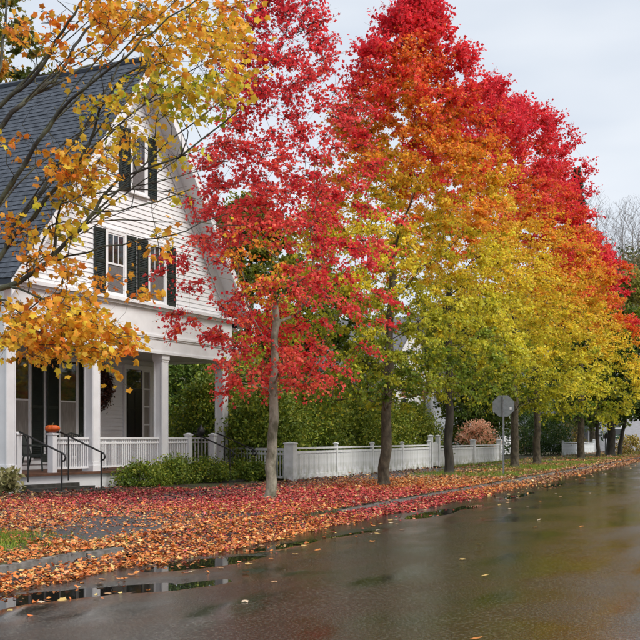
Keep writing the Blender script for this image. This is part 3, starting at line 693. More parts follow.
# ------------------------------------------------------------------ neighbouring houses
def far_house(label, u, n, wid, dep, hgt, rf, matn, wins, rot=0.0, name='neighbour_house'):
    x, y = st(u,n); h = thing(name, label, 'house', (x,y,0), math.atan2(UY,UX)+rot)
    MB().prism([(0,0),(wid,0),(wid,hgt),(wid/2,hgt+rf),(0,hgt)], 0, dep).build('wall', matn, h)
    for sgn in (-1,1):
        q = lambda a, dz: (wid/2+sgn*a, hgt+rf-rf/(wid/2)*a+dz)
        MB().prism([q(0,.03),q(0,.2),q(wid/2+.4,.2),q(wid/2+.4,.03)][::sgn],-.4,dep+.4).build('roof','far_roof',h)
    for a, b, z0, z1 in wins:
        w_ = MB().box(a-.1,b+.1,-.06,-.003,z0-.12,z0).box(a-.1,b+.1,-.06,-.003,z1,z1+.12).box(a-.1,a,-.06,-.003,z0,z1).box(b,b+.1,-.06,-.003,z0,z1).box(a,b,-.045,-.004,(z0+z1)/2-.03,(z0+z1)/2+.03).build('window','white_paint',h)
        box('pane','glass',w_,a,b,-.03,-.006,z0,(z0+z1)/2-.03); box('pane','brick_brown' if z0 > 2.5 else 'glass',w_,a,b,-.03,-.006,(z0+z1)/2+.03,z1)
    return h
far_house('white house glimpsed beyond the hedge between two dark trunks', 61, -20, 10, 9, 5.6, 3.2, 'siding', [(6.6,7.9,3.0,4.6),(6.6,7.9,.9,2.4),(2.5,3.7,3.0,4.6)])
far_house('pale house with a small window behind the stop sign', 84, -19, 9, 9, 5, 3, 'siding', [(3,4,1.2,3),(5.4,6.4,1.2,3)])
far_house('grey barn wall at the far end of the street', 112, -15.5, 14, 14, 7.0, 5, 'barn', [(3,4.2,1.5,3.2)], rot=-.75, name='barn')

# ------------------------------------------------------------------ the row of street maples
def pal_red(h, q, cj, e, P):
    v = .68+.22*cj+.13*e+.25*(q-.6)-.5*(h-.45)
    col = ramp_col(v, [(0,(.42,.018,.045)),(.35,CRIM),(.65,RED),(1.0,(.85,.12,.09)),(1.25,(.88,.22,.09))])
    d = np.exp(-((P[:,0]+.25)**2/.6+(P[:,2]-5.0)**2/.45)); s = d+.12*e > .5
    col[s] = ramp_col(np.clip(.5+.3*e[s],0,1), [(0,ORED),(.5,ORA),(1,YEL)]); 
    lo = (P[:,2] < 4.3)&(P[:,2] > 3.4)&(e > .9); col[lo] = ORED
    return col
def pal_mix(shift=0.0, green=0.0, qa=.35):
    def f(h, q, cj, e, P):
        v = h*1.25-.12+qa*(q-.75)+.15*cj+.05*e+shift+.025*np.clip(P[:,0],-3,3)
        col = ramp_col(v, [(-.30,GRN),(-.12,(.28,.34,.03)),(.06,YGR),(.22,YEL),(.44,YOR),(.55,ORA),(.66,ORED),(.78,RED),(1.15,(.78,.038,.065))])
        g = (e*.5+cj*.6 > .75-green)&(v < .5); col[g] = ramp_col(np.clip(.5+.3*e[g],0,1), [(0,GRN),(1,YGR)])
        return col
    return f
def pal_green(h, q, cj, e, P):
    v = .35+.25*cj+.12*e+.35*(q-.7)+.2*(h-.4)
    return ramp_col(v, [(0,DGR),(.35,(.07,.12,.016)),(.7,(.15,.20,.02)),(1.0,(.40,.36,.03)),(1.2,ORA)])
GRP = 'street maples in the verge row'
def tpos(px, py): return gpix(px, py)
bare = [(.75+.3*i+.1*(i%2), .3*(i%3)-.3, 11.0+.26*i*(1 if i%2 else .6)) for i in range(6)]+[(1.0,0,10.4),(1.5,.2,10.8),(.9,-.3,11.9),(.3,-.4,12.6),(0,.2,13.0),(1.3,.1,12.0)]
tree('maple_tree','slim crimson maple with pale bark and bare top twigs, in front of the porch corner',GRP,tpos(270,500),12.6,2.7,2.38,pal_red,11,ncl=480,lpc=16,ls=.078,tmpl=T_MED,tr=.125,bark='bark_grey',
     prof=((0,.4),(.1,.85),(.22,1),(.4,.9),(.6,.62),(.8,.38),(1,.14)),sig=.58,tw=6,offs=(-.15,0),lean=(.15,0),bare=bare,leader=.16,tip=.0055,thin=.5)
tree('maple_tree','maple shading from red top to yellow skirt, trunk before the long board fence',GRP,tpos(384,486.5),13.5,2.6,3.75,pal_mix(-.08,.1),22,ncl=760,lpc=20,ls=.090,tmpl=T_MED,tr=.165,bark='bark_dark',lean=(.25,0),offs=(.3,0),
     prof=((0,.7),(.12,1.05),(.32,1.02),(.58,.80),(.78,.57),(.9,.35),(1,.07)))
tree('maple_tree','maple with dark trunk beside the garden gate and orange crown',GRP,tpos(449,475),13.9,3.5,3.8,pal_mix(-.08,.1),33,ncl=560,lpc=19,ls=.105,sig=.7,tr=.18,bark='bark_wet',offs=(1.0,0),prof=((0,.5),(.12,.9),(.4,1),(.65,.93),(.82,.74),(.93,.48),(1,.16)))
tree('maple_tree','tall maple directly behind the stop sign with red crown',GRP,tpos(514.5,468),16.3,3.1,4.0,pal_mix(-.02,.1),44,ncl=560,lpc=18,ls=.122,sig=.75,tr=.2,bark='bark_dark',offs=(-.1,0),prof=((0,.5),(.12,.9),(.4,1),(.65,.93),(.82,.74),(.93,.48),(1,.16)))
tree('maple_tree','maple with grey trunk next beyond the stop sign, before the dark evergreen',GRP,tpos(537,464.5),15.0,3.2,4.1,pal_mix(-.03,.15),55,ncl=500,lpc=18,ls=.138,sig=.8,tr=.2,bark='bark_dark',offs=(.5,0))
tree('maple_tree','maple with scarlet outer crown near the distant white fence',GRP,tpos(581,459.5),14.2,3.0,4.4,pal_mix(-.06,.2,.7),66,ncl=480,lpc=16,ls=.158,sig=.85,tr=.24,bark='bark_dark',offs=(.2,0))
tree('maple_tree','thin green maple standing before the gap at the distant fence end',GRP,tpos(597.5,457.5),10.0,2.9,3.6,pal_green,77,ncl=330,lpc=12,ls=.2,sig=.8,tr=.15,bark='bark_wet')
tree('maple_tree','thick-trunked green maple at the far end of the verge',GRP,tpos(611,456.5),10.5,3.0,4.0,pal_green,88,ncl=360,lpc=12,ls=.2,sig=.8,tr=.34,bark='bark_wet',offs=(1,0))
tree('maple_tree','slender leaning maple last in the row by the mailbox post',GRP,tpos(619.5,455.8),9.5,3.2,3.6,pal_green,99,ncl=330,lpc=12,ls=.2,sig=.8,tr=.17,lean=(.9,0),bark='bark_wet')

# ------------------------------------------------------------------ the orange maple at the left, its trunk beside the frame
def big_maple():
    rg = np.random.default_rng(123); u0, n0 = 11.0, -9.8; tx, ty = st(u0,n0); D = ty
    o = thing('maple_tree','spreading orange and yellow maple reaching across the slate roof and gable','tree',(tx,ty,0),0,GRP)
    base = np.array([tx,ty,0]); sk = Skel(); r = {}
    P = lambda px, py, dy=0: atdepth(px, py, D+dy)-base
    def limb(pts, par, ra, rb, sub=3):
        # smooth polyline, own taper
        Q = [np.array(p) for p in pts]; full = []
        for i in range(len(Q)-1):
            p0 = Q[max(i-1,0)]; p1 = Q[i]; p2 = Q[i+1]; p3 = Q[min(i+2,len(Q)-1)]
            for j in range(sub):
                t = j/sub; full.append(.5*((2*p1)+(-p0+p2)*t+(2*p0-5*p1+4*p2-p3)*t*t+(-p0+3*p1-3*p2+p3)*t**3))
        full.append(Q[-1])
        full = full[1:] if par >= 0 else full
        ids = sk.chain([f+(rg.normal(size=3)*.012 if par >= 0 else 0) for f in full], par)
        for k_, i in enumerate(ids): r[i] = ra+(rb-ra)*(k_/max(len(ids)-1,1))**.8
        return ids
    T = limb([(0,0,-.1),(.02,0,1.2),(-.03,.03,2.4),(.02,.05,3.6),(-.05,0,5.0),(.0,.1,6.5),(.1,0,8.5),(.0,.1,10.5)], -1, .24, .03)
    def near(z): return min(T, key=lambda i: abs(sk.p[i][2]-z))
    def sp(i): return sk.p[i]
    def from_trunk(z, pts, ra, rb): i = near(z); return limb([sp(i)]+pts, i, ra, rb)
    K = from_trunk(2.5,[P(-35,306,-.1),P(9,285,-.25),P(39,269,-.35),P(70,241,-.45),P(94,210,-.5),P(120,178,-.55),P(180,157,-.7),P(240,109,-.8)],.047,.008)
    H = from_trunk(2.6,[P(-30,288,.1),P(0,258,.2),P(11,232,.25),P(34,202,.35),P(56,169,.5),P(84,128,.6),P(112,80,.7),P(124,52,.8)],.044,.008)
    E = from_trunk(3.0,[P(-35,245,-.3),P(0,202,-.5),P(36,146,-.7),P(54,119,-.8),P(84,88,-.95),P(125,57,-1.1),P(152,32,-1.2),P(200,-4,-1.4)],.040,.007)
    B = from_trunk(3.7,[P(-30,165,.4),P(15,112,.5),P(32,94,.6),P(54,79,.7),P(75,47,.9),P(88,28,1.0),P(122,0,1.2),P(160,-40,1.4)],.044,.009)
    A = from_trunk(3.9,[P(-35,150,-.2),P(4,103,-.3),P(28,82,-.35),P(49,56,-.4),P(69,22,-.5),P(84,-2,-.6),P(110,-60,-.7)],.040,.008)
    Cc = from_trunk(4.2,[P(-30,160,.9),P(0,64,1.2),P(7,0,1.5),P(15,-60,1.7)],.035,.01)
    G = limb([sp(H[6]),P(47,197,.1),P(80,163,-.05),P(100,110,-.2),P(125,75,-.4),P(165,62,-.5)],H[6],.028,.007)
    D2 = limb([sp(B[8]),P(82,69,1.0),P(109,52,1.2),P(150,18,1.4)],B[8],.020,.006)
    for a, pts in ((K[9],[P(62,203,.1),P(84,195,.1),P(120,190,.1),P(170,178,.1),P(212,165,.2)]),(K[9],[P(62,204,-.9),P(94,212,-1.1),P(135,206,-1.3),P(190,190,-1.5)]),
                   (K[7],[P(50,227,0),P(75,224,0),P(120,221,-.1),P(180,222,-.2),P(236,226,-.3)]),(K[8],[P(87,252,-.7),P(140,241,-.9),P(185,231,-1.1),P(225,214,-1.2)]),
                   (K[15],[P(120,190,-.4),P(150,190,-.3),P(200,200,-.2)])):
        limb([sp(a)]+pts, a, .015, .005)
    for q_ in range(16):      # many slender shoots sweeping up to the right
        src = (K,H,E,B,A,G)[q_%6]; a = src[int(rg.uniform(.2,.55)*len(src))]; p0 = sp(a); dx = rg.uniform(1.2,2.6); up_ = rg.uniform(.5,1.25); dy = rg.normal()*.5
        limb([p0]+[p0+np.array([dx*t, dy*t, dx*up_*t+.15*math.sin(t*3)]) for t in (.3,.65,1)], a, .013, .004)
    Mm = limb([sp(K[5]),P(22,290,-.5),P(48,300,-.8),P(85,315,-1.0),P(118,338,-1.2)],K[5],.022,.006)
    M2 = limb([sp(K[3]),P(5,300,-.2),P(30,325,-.3),P(62,345,-.4)],K[3],.02,.006)
    # leafy sprays: photo column/row, spread, number of clusters, hue (0 orange-red .. 1 yellow-green)
    Z = [(115,20,24,22,16,.15),(95,12,14,12,7,.2),(145,15,26,16,12,.3),(190,22,30,22,22,.35),(225,38,20,30,18,.35),(222,82,20,18,14,.5),(160,55,26,16,12,.45),
         (150,85,28,16,16,.7),(185,100,22,20,12,.78),(115,112,24,14,11,.55),(125,140,20,10,8,.5),(95,160,24,14,13,.3),(65,170,18,16,8,.25),(40,165,18,18,5,.2),(60,198,18,10,8,.55),
         (15,140,12,16,3,.15),(10,215,10,20,4,.2),(30,238,18,10,5,.2),(60,232,14,8,7,.55),(85,178,20,10,7,.35),(20,262,14,12,5,.1),
         (20,318,20,16,16,.25),(55,325,22,18,24,.3),(90,325,18,16,17,.35),(60,300,26,12,13,.3),(118,340,12,12,9,.4),(90,350,14,12,9,.5),(45,350,18,9,10,.3),(10,340,10,14,5,.3),(62,262,12,10,3,.2),(100,282,10,8,3,.25),
         (75,275,14,8,4,.25),(140,292,8,8,2,.2),(152,232,6,6,2,.2),(165,195,10,8,2,.45),(50,25,14,18,5,.1),(20,40,14,20,4,.2),(70,55,20,14,4,.2),(145,250,10,6,2,.2),(170,150,20,8,4,.6),(235,10,14,10,6,.3)]
    cl = []
    for px, py, sx_, sy_, k_, hue in Z:
        for _ in range(k_): cl.append((P(px+rg.normal()*sx_*.62, py+rg.normal()*sy_*.62, rg.normal()*.55-.2), hue+rg.normal()*.13, .8 if py > 285 else (.66 if py < 105 and px > 85 else .52)))
    # the rest of the crown, above and beside the picture
    nrest = 0
    while nrest < 330:
        a = rg.uniform(0,6.28); h = rg.uniform(0,1); rr = 4.6*np.interp(h,[0,.3,.7,1],[.7,1,.7,.2])*rg.uniform()**.45; c = np.array([rr*math.cos(a), rr*math.sin(a), 3.2+8.6*h])
        wpt = c+base; px = CX+F*wpt[0]/wpt[1]; py = HY-F*(wpt[2]-CAMZ)/wpt[1]
        if px > -28 and py > -45: continue
        cl.append((c, .35+rg.normal()*.2, 1)); nrest += 1
    for _ in range(120):      # bare twigs
        cl.append((P(rg.uniform(0,225), rg.uniform(0,235), rg.normal()*.6), 0, 0))
    first = near(2.5)
    cl.sort(key=lambda c: np.linalg.norm(c[0]-np.array([0,0,3.])))
    n0_ = len(sk.p)
    for c, _, _ in cl: sk.attach(c, rg, step=.22, rise=.15, lenw=.12, first=first, wig=.07)
    rr_ = sk.radii(.0055, 2.6)
    R_ = np.array([r.get(i, min(rr_[i], .03)) for i in range(len(sk.p))])
    for i in range(n0_, len(sk.p)): R_[i] = min(R_[i], R_[sk.par[i]]*.8)
    link('trunk', sk.mesh('trunk','bark_lichen',R_,7,4,.3), o)
    pos = np.array([c[0] for c in cl if c[2]]); hue = np.array([c[1] for c in cl if c[2]]); dn = np.array([c[2] for c in cl if c[2]]); lpc = 20
    LP, idx, td, B_, E_ = sprays(rg, pos, np.full(len(pos),.15), 4, 8, .38, .05, .3); keep = rg.uniform(size=len(LP)) < dn[idx]*.95; LP, idx, td = LP[keep], idx[keep], td[keep]; N = len(LP)
    link('twigs', twig_mesh(B_, E_, .0035, 'bark_wet'), o)
    v = hue[idx]+.17*rg.normal(size=N)
    col = ramp_col(v, [(-.1,(.82,.22,.03)),(.15,(.92,.38,.035)),(.4,(.93,.52,.05)),(.62,(.90,.64,.06)),(.85,(.60,.56,.04)),(1.1,(.28,.37,.03))])*(1+.14*rg.normal(size=(N,1)))
    tp, nr = rnd_leaves(rg, N, 1.0, .35); tp += td*.6
    link('crown', leaf_mesh('crown','leaf',LP,tp,nr,.078*rg.uniform(.55,1.35,N),col,T_MAPLE,rg.uniform(.2,2.4,N)), o)
big_maple()

# ------------------------------------------------------------------ hedge, shrubs, background trees
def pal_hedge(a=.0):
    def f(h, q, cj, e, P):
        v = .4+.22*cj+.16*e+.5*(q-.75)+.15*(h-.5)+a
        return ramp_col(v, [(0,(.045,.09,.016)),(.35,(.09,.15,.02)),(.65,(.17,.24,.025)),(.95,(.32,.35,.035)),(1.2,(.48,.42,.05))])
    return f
HG = 'hedge shrubs behind the white fence'
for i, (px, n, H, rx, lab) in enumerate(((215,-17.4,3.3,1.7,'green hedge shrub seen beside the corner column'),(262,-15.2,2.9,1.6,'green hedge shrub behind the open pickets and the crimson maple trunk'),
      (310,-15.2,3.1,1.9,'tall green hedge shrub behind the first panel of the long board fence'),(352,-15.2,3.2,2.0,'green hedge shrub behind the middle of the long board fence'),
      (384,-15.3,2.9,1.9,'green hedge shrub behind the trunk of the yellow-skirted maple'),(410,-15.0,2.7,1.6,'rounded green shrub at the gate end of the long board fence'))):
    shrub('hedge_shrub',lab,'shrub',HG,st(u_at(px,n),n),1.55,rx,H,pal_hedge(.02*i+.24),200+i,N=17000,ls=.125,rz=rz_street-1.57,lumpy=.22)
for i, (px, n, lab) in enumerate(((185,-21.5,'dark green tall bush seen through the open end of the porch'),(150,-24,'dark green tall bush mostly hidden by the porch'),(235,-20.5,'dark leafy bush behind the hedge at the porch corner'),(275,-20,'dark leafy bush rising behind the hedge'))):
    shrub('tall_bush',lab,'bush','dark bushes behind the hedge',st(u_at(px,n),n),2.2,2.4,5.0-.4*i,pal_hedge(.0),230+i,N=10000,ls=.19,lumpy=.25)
for i, (ta, y, rx, H, lab) in enumerate(((.75,-.85,.85,.55,'low green foundation shrub beside the stone steps below the pumpkin railing'),(2.3,-.95,1.0,.66,'low green foundation shrub below the middle of the porch railing'),
      (3.9,-1.0,1.0,.62,'low green foundation shrub in front of the porch column nearest the door'),(5.6,-1.55,1.05,.52,'low spreading shrub at the corner steps'),(7.3,-1.5,.9,.42,'low sparse shrub beside the open picket fence'))):
    x, y_, _ = hloc(ta,y); shrub('foundation_shrub',lab,'shrub','low shrubs along the porch',(x,y_),rx,.62,H,pal_hedge(.22),250+i,N=3600,ls=.085,rz=HRZ,lumpy=.3)
shrub('ornamental_grass','pale grass tuft beside the stone steps','plant',None,hloc(ft(10,.9),-.9)[:2],.3,.25,.5,lambda h,q,c,e,P: ramp_col(.5+.3*e,[(0,(.2,.2,.06)),(1,(.45,.4,.2))]),270,N=500,ls=.14,stems=0)
def pal_hyd(h, q, cj, e, P):
    v = .5+.25*cj+.2*e+.3*(h-.5); c = ramp_col(v, [(0,(.38,.15,.08)),(.5,(.66,.32,.19)),(1,(.76,.52,.36))]); lo = (h < .45)|(e < -1.0); c[lo] = ramp_col(.4+.3*e[lo], [(0,DGR),(1,(.25,.22,.04))]); return c
uh = u_at(478,-14.8); shrub('hydrangea_shrub','rounded shrub of dried orange-pink flower heads behind the white board fence','shrub',None,st(uh,-14.8),1.15,1.9,2.15,pal_hyd,281,N=4500,ls=.17,rz=rz_street-1.57,matn='leaf',lumpy=.3)
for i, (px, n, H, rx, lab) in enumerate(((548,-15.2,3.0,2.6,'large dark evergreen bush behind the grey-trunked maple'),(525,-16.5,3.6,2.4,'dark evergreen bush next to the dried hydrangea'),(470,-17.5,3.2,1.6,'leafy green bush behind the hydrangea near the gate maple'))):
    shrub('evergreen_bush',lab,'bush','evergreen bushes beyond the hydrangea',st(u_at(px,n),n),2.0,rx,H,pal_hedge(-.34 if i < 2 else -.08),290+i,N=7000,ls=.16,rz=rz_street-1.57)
for i, (px, n, lab) in enumerate(((632,-9.2,'tawny bush at the end of the verge'),(590,-17,'yellow-green bush behind the distant fence'),(604,-22,'yellow autumn bush in the gap beyond the distant fence'))):
    u_ = u_at(px, n); u_ = min(u_, 108); shrub('far_bush',lab,'bush','autumn bushes at the street end',st(u_,n),1.3 if i == 0 else 2,1.6,1.3 if i == 0 else 2.6,lambda h,q,c,e,P: ramp_col(.5+.3*c+.2*e,[(0,(.16,.16,.03)),(.5,(.36,.28,.05)),(1,(.5,.28,.12))]),300+i,N=1800,ls=.2)

def pal_back(h, q, cj, e, P):
    v = .45+.4*cj+.12*e+.2*(h-.4); return ramp_col(v, [(0,(.05,.07,.015)),(.4,(.13,.15,.02)),(.6,(.45,.30,.03)),(.9,(.62,.26,.03))])
tree('background_tree','broad green and orange tree rising behind the slate roof','trees behind the houses',(-17.8,56),27,6,5.6,pal_back,401,ncl=330,lpc=12,ls=.26,tr=.35,sig=1.1)
tree('background_tree','dark green tree behind the hedge, between the crimson and yellow maples','trees behind the houses',st(48.8,-19.6),9.2,1.8,3.7,lambda h,q,c,e,P: pal_green(h,q,c+.9,e,P),402,ncl=430,lpc=14,ls=.17,tr=.2,sig=.8)
tree('background_tree','olive tree showing through the crimson maple beside the gable','trees behind the houses',(-3.8,57),13.5,2,4.8,lambda h,q,c,e,P: pal_green(h,q,c+1.1,e,P)*np.array([1.2,1,1]),403,ncl=420,lpc=14,ls=.22,tr=.3,sig=.9)
tree('background_tree','green tree behind the far end of the street row','trees behind the houses',st(104,-14),16.5,3,4.5,lambda h,q,c,e,P: ramp_col(.45+.25*c+.12*e+.3*(q-.7)+.5*(h-.5),[(0,(.08,.12,.02)),(.4,(.20,.24,.035)),(.7,(.42,.38,.07)),(1,(.55,.36,.14))]),404,ncl=280,lpc=12,ls=.26,tr=.3,sig=.9)
tree('background_tree','green tree behind the distant white fence','trees behind the houses',st(92,-24),13,2.5,5,pal_green,405,ncl=280,lpc=12,ls=.26,tr=.3,sig=.9)
for i, (u_, n_) in enumerate(((47,11),(56,12),(66,11))):
    tree('background_tree',('orange','golden','rusty')[i]+' maple across the road from the board fence','trees across the road',st(u_,n_),13.5,3,4.2,lambda h,q,c,e,P: ramp_col(.5+.3*c+.1*e,[(0,YGR),(.4,YEL),(.8,ORA),(1.1,ORED)]),410+i,ncl=240,lpc=10,ls=.28,tr=.2,sig=.9)
tree('background_tree','green leafy tree behind the dried hydrangea','trees behind the houses',st(69,-16.6),8.0,1.8,2.3,pal_green,406,ncl=300,lpc=12,ls=.19,tr=.14,sig=.7)
tree('background_tree','olive and yellow tree rising behind the grey barn','trees behind the houses',(37.2,130),21,3,5.2,lambda h,q,c,e,P: ramp_col(.5+.3*c+.12*e+.2*(q-.7),[(0,(.14,.16,.03)),(.4,(.30,.30,.05)),(.7,(.46,.38,.08)),(1,(.55,.34,.14))]),407,ncl=360,lpc=12,ls=.32,tr=.3,sig=1.1)
# spruce tip behind the red crowns
def spruce():
    rg = np.random.default_rng(77); H = 28.5; sp_ = thing('spruce_tree','dark green spruce whose tip shows above the red crowns','tree',(25.9,110,0),0,None)
    MB().tube([(0,0,0),(0,0,H*.5),(0,0,H)],[.35,.2,.02],6,False).build('trunk','bark_dark',sp_); N = 9000
    h = rg.uniform(size=N)**.8; a = rg.uniform(0,6.28,N); rad = 4.2*(1-h)*rg.uniform(size=N)**.5*(1+.25*np.sin(h*60+a)); P = np.stack([rad*np.cos(a),rad*np.sin(a),2+h*(H-2)-.25*rad],1)
    tp = np.stack([np.cos(a),np.sin(a),-.3+0*a],1)+rg.normal(size=(N,3))*.35; nr = rg.normal(size=(N,3))*.5+np.array([0,0,1])
    link('crown',leaf_mesh('crown','leaf_green',P,tp,nr,rg.uniform(.3,.7,N),np.array([(.045,.095,.045)])*(1+.25*rg.normal(size=(N,1))),T_OVAL),sp_)
spruce()
# bare trees and the wood on the hillside
def bare_tree(x, y, z, H, seed, lab):
    rg = np.random.default_rng(seed); o = thing('bare_tree',lab,'tree',(x,y,z),0,'bare grey trees on the hillside'); sk = Skel(); ids = sk.chain([(0.2*math.sin(t*3),0,H*.75*t) for t in np.linspace(0,1,9)])
    for _ in range(380):
        h = rg.uniform(); a = rg.uniform(0,6.28); rr = H*.3*np.interp(h,[0,.4,1],[.5,1,.3])*rg.uniform()**.5; sk.attach(np.array([rr*math.cos(a),rr*math.sin(a),H*(.35+.65*h)]),rg,step=H*.07,rise=1.0,first=3,wig=.35)
    r = sk.radii(.016,2.3); 
    for i in ids: r[i] = max(.03,.3*(1-sk.p[i][2]/H))
    link('trunk',sk.mesh('trunk','bare_bark',r,5,3),o)
for i, (px, d, zt) in enumerate(((606,215,208),(622,225,200),(638,210,208),(632,240,195),(596,230,190),(652,215,205),(614,205,225))):
    x = (px-CX)/F*d; zt_ = CAMZ+(HY-zt)*d/F; bare_tree(x,d,zt_-22,22,500+i,'bare grey leafless tree on the hillside above the street end')
rg = np.random.default_rng(61); N = 90000
ncl = 900; a = np.radians(rg.uniform(12.5,19,ncl)); d = rg.uniform(180,235,ncl)
cz = rg.uniform(0,1,ncl)**.8*(31+(d-180)*.12)*(.9+.1*np.sin(a*70))
P = np.stack([d*np.sin(a),d*np.cos(a),cz],1); idx = rg.integers(0,ncl,N); cj = rg.normal(size=ncl); LP = P[idx]+rg.normal(size=(N,3))*np.array([2.4,2.4,1.9]); LP[:,2] = np.maximum(LP[:,2],.3)
tp, nr = rnd_leaves(rg,N); col = ramp_col(.5+.25*cj[idx]+.15*rg.normal(size=N),[(0,(.07,.09,.03)),(.4,(.15,.15,.05)),(.7,(.26,.19,.09)),(1,(.34,.22,.12))])
tag(link('hillside_wood',leaf_mesh('hillside_wood','leaf_green',LP,tp,nr,rg.uniform(.35,.7,N),col,T_LOW)),'olive and brown autumn wood covering the far hillside','wood',None,'stuff')

# ------------------------------------------------------------------ fallen leaves and grass
rg = np.random.default_rng(91)
nA = smooth3(rg, .9, 6); nB = smooth3(rg, 2.6, 6)
def litter(u0, u1, n0, n1, dens, size, tm):
    N = int((u1-u0)*(n1-n0)*dens); u = rg.uniform(u0,u1,N); n = rg.uniform(n0,n1,N)
    x = UX*u+UY*n; y = UY*u-UX*n; p = np.stack([u,n,0*u],1); A = nA(p); Bn = nB(p)
    edge = -6.42+.10*A+.06*Bn+rg.exponential(.06,N)*0
    keep = n < edge+np.where(rg.uniform(size=N) < .03, rg.exponential(.5,N), 0)
    wside = (n > -13.0)&(n < -11.0); keep &= ~(wside & (rg.uniform(size=N) > np.clip(.34+.34*A,.08,.9)))
    drv = (u > 11.8)&(u < 17.5)&(n < -7.9)&(n > -11.2); keep &= ~(drv & (rg.uniform(size=N) > np.clip(.32+.4*A+.2*Bn,.08,.95)))
    gr = np.exp(-(((u-10.6)/1.7)**2+((n+8.55)/.75)**2)); gr2 = (u > 37)&(n < -7.6)&(n > -11.5)
    keep &= ~(rg.uniform(size=N) < gr*1.15*(Bn > -.6)); keep &= ~(gr2 & (rg.uniform(size=N) > np.clip(.30-.4*A,.06,.8)))
    keep &= ~((n < KN+.02)&(n > KN-.16)&(rg.uniform(size=N) < np.where(u < 11.5,.62,.3)))
    keep &= ~((n < -13.3)&(u > 25)); keep &= ~((n < -14.2)&(rg.uniform(size=N) > .6))
    keep &= (y > 3)&(np.abs(x/y) < .36)
    u, n, x, y = u[keep], n[keep], x[keep], y[keep]; A = A[keep]; N = len(u)
    rz_ = road_z(u, n); z = np.where(n > KN, rz_, .012); z = np.where((n < KN)&(n > KN-.17), .03, z)
    dz = (u > 11.6)&(u < 17.6)&(n > KN-.36)&(n < KN+.3); z = np.where(dz, np.maximum(-.155+.1815*(KN+.3-n)/.66, rz_), z)
    z = z+.012+rg.exponential(.018,N)*np.where(n > KN, .8, 1)
    z = np.where((n > KN)&(n < -6.75), z+np.where(u < 11.5,.085,.085)*np.clip((-6.75-n)/.45,0,1)*rg.uniform(.4,1,N), z)
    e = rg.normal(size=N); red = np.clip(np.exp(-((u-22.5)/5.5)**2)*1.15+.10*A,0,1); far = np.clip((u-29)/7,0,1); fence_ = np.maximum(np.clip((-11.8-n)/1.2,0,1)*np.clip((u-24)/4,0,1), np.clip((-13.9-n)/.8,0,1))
    ora = ramp_col(.5+.3*e,[(0,(.36,.085,.03)),(.35,(.60,.16,.035)),(.7,(.74,.27,.06)),(1,(.76,.46,.17))])
    rd = ramp_col(.5+.3*e,[(0,(.13,.018,.016)),(.4,(.44,.036,.04)),(.75,(.60,.085,.085)),(1,(.62,.26,.14))])
    tan = ramp_col(.5+.3*e,[(0,(.14,.06,.03)),(.4,(.36,.15,.07)),(.8,(.52,.27,.15)),(1,(.55,.40,.2))])
    brn = ramp_col(.5+.3*e,[(0,(.05,.02,.016)),(.5,(.15,.05,.035)),(1,(.32,.14,.07))])
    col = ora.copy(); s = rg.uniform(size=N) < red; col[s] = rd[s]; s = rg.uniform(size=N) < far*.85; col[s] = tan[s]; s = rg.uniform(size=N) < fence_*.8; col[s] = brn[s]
    bw = rg.uniform(size=N) < .09; col[bw] = brn[bw]; yl = rg.uniform(size=N) < .06; col[yl] = ramp_col(.5+.3*e[yl],[(0,(.55,.4,.08)),(1,(.72,.55,.25))])
    tp = rg.normal(size=(N,3)); tp[:,2] *= .2; nr = rg.normal(size=(N,3))*.24; nr[:,2] += 1
    P = np.stack([x,y,z],1)
    return leaf_mesh('fallen_leaves','litter',P,tp,nr,size*rg.uniform(.55,1.25,N),col*(1+.12*rg.normal(size=(N,1))),tm,rg.uniform(-2.5,2.5,N))
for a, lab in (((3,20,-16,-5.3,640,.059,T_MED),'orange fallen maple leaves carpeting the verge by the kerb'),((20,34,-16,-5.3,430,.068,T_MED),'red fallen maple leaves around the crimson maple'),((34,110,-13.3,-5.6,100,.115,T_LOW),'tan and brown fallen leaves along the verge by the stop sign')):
    tag(link('fallen_leaves',litter(*a)),lab,'leaves',None,'stuff')
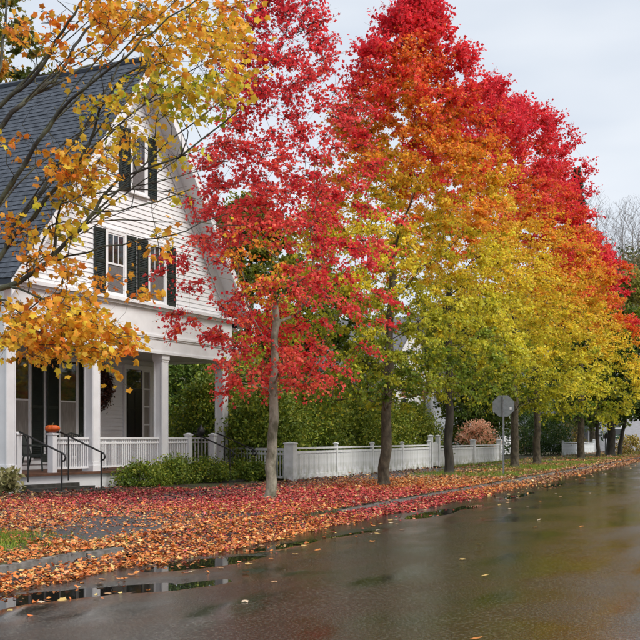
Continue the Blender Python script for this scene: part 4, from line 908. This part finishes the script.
# single leaves lying out on the wet road
lt = {}
for nm, c in (('yellow',(.62,.42,.14)),('orange',(.6,.22,.05)),('tan',(.45,.26,.13)),('pale',(.66,.52,.36))):
    lt[nm] = [leaf_mesh('fallen_leaf','litter',np.zeros((1,3)),np.array([[0,1,.05]]),np.array([[.1,.1,1.]]),[s],np.array([c]),T_MAPLE,cu) for s, cu in ((.08,.5),(.09,-.35),(.07,.7))]
k_ = 0
for i in range(95):
    n = -6.25+min(rg.exponential(1.0),4.5); u = rg.uniform(6.5,30) if i < 80 else rg.uniform(30,55); x, y = st(u,n)
    if abs(x/y) > .31: continue
    nm = ('yellow','orange','tan','pale')[rg.integers(0,4)]; o = link('fallen_leaf', lt[nm][rg.integers(0,3)]); o.location = (x,y,float(road_z(u,n))+.014); o.rotation_euler = (rg.normal()*.08,rg.normal()*.08,rg.uniform(0,6.28))
    tag(o,f'single {nm} fallen maple leaf lying on the wet road','leaf',f'single {nm} leaves scattered on the road')
def grass(boxes, size, lab):
    Ps = []
    for u0,u1,n0,n1,N in boxes:
        u = rg.uniform(u0,u1,N); n = rg.uniform(n0,n1,N); p = np.stack([u,n,0*u],1); k = (nA(p)+.4*rg.normal(size=N)) > -.2; Ps.append(np.stack([UX*u[k]+UY*n[k],UY*u[k]-UX*n[k],0*u[k]-.005],1))
    P = np.concatenate(Ps); N = len(P); tp = rg.normal(size=(N,3))*.4; tp[:,2] = 1; nr = rg.normal(size=(N,3)); nr[:,2] *= .2; e = rg.normal(size=N)
    col = ramp_col(.5+.3*e,[(0,(.10,.18,.02)),(.5,(.20,.31,.03)),(1,(.42,.44,.06))])
    tag(link('grass',leaf_mesh('grass','grass',P,tp,nr,size*rg.uniform(.5,1.3,N),col,T_BLADE,rg.uniform(-2,2,N))),lab,'grass',None,'stuff')
grass([(8.2,12.4,-9.8,-7.45,22000)],.12,'patch of short green grass among the leaves near the kerb')
grass([(36,60,-11.4,-7.6,16000),(46,62,-13.0,-12.2,5000),(60,110,-13,-7.6,16000)],.16,'yellow-green verge grass around the stop sign')
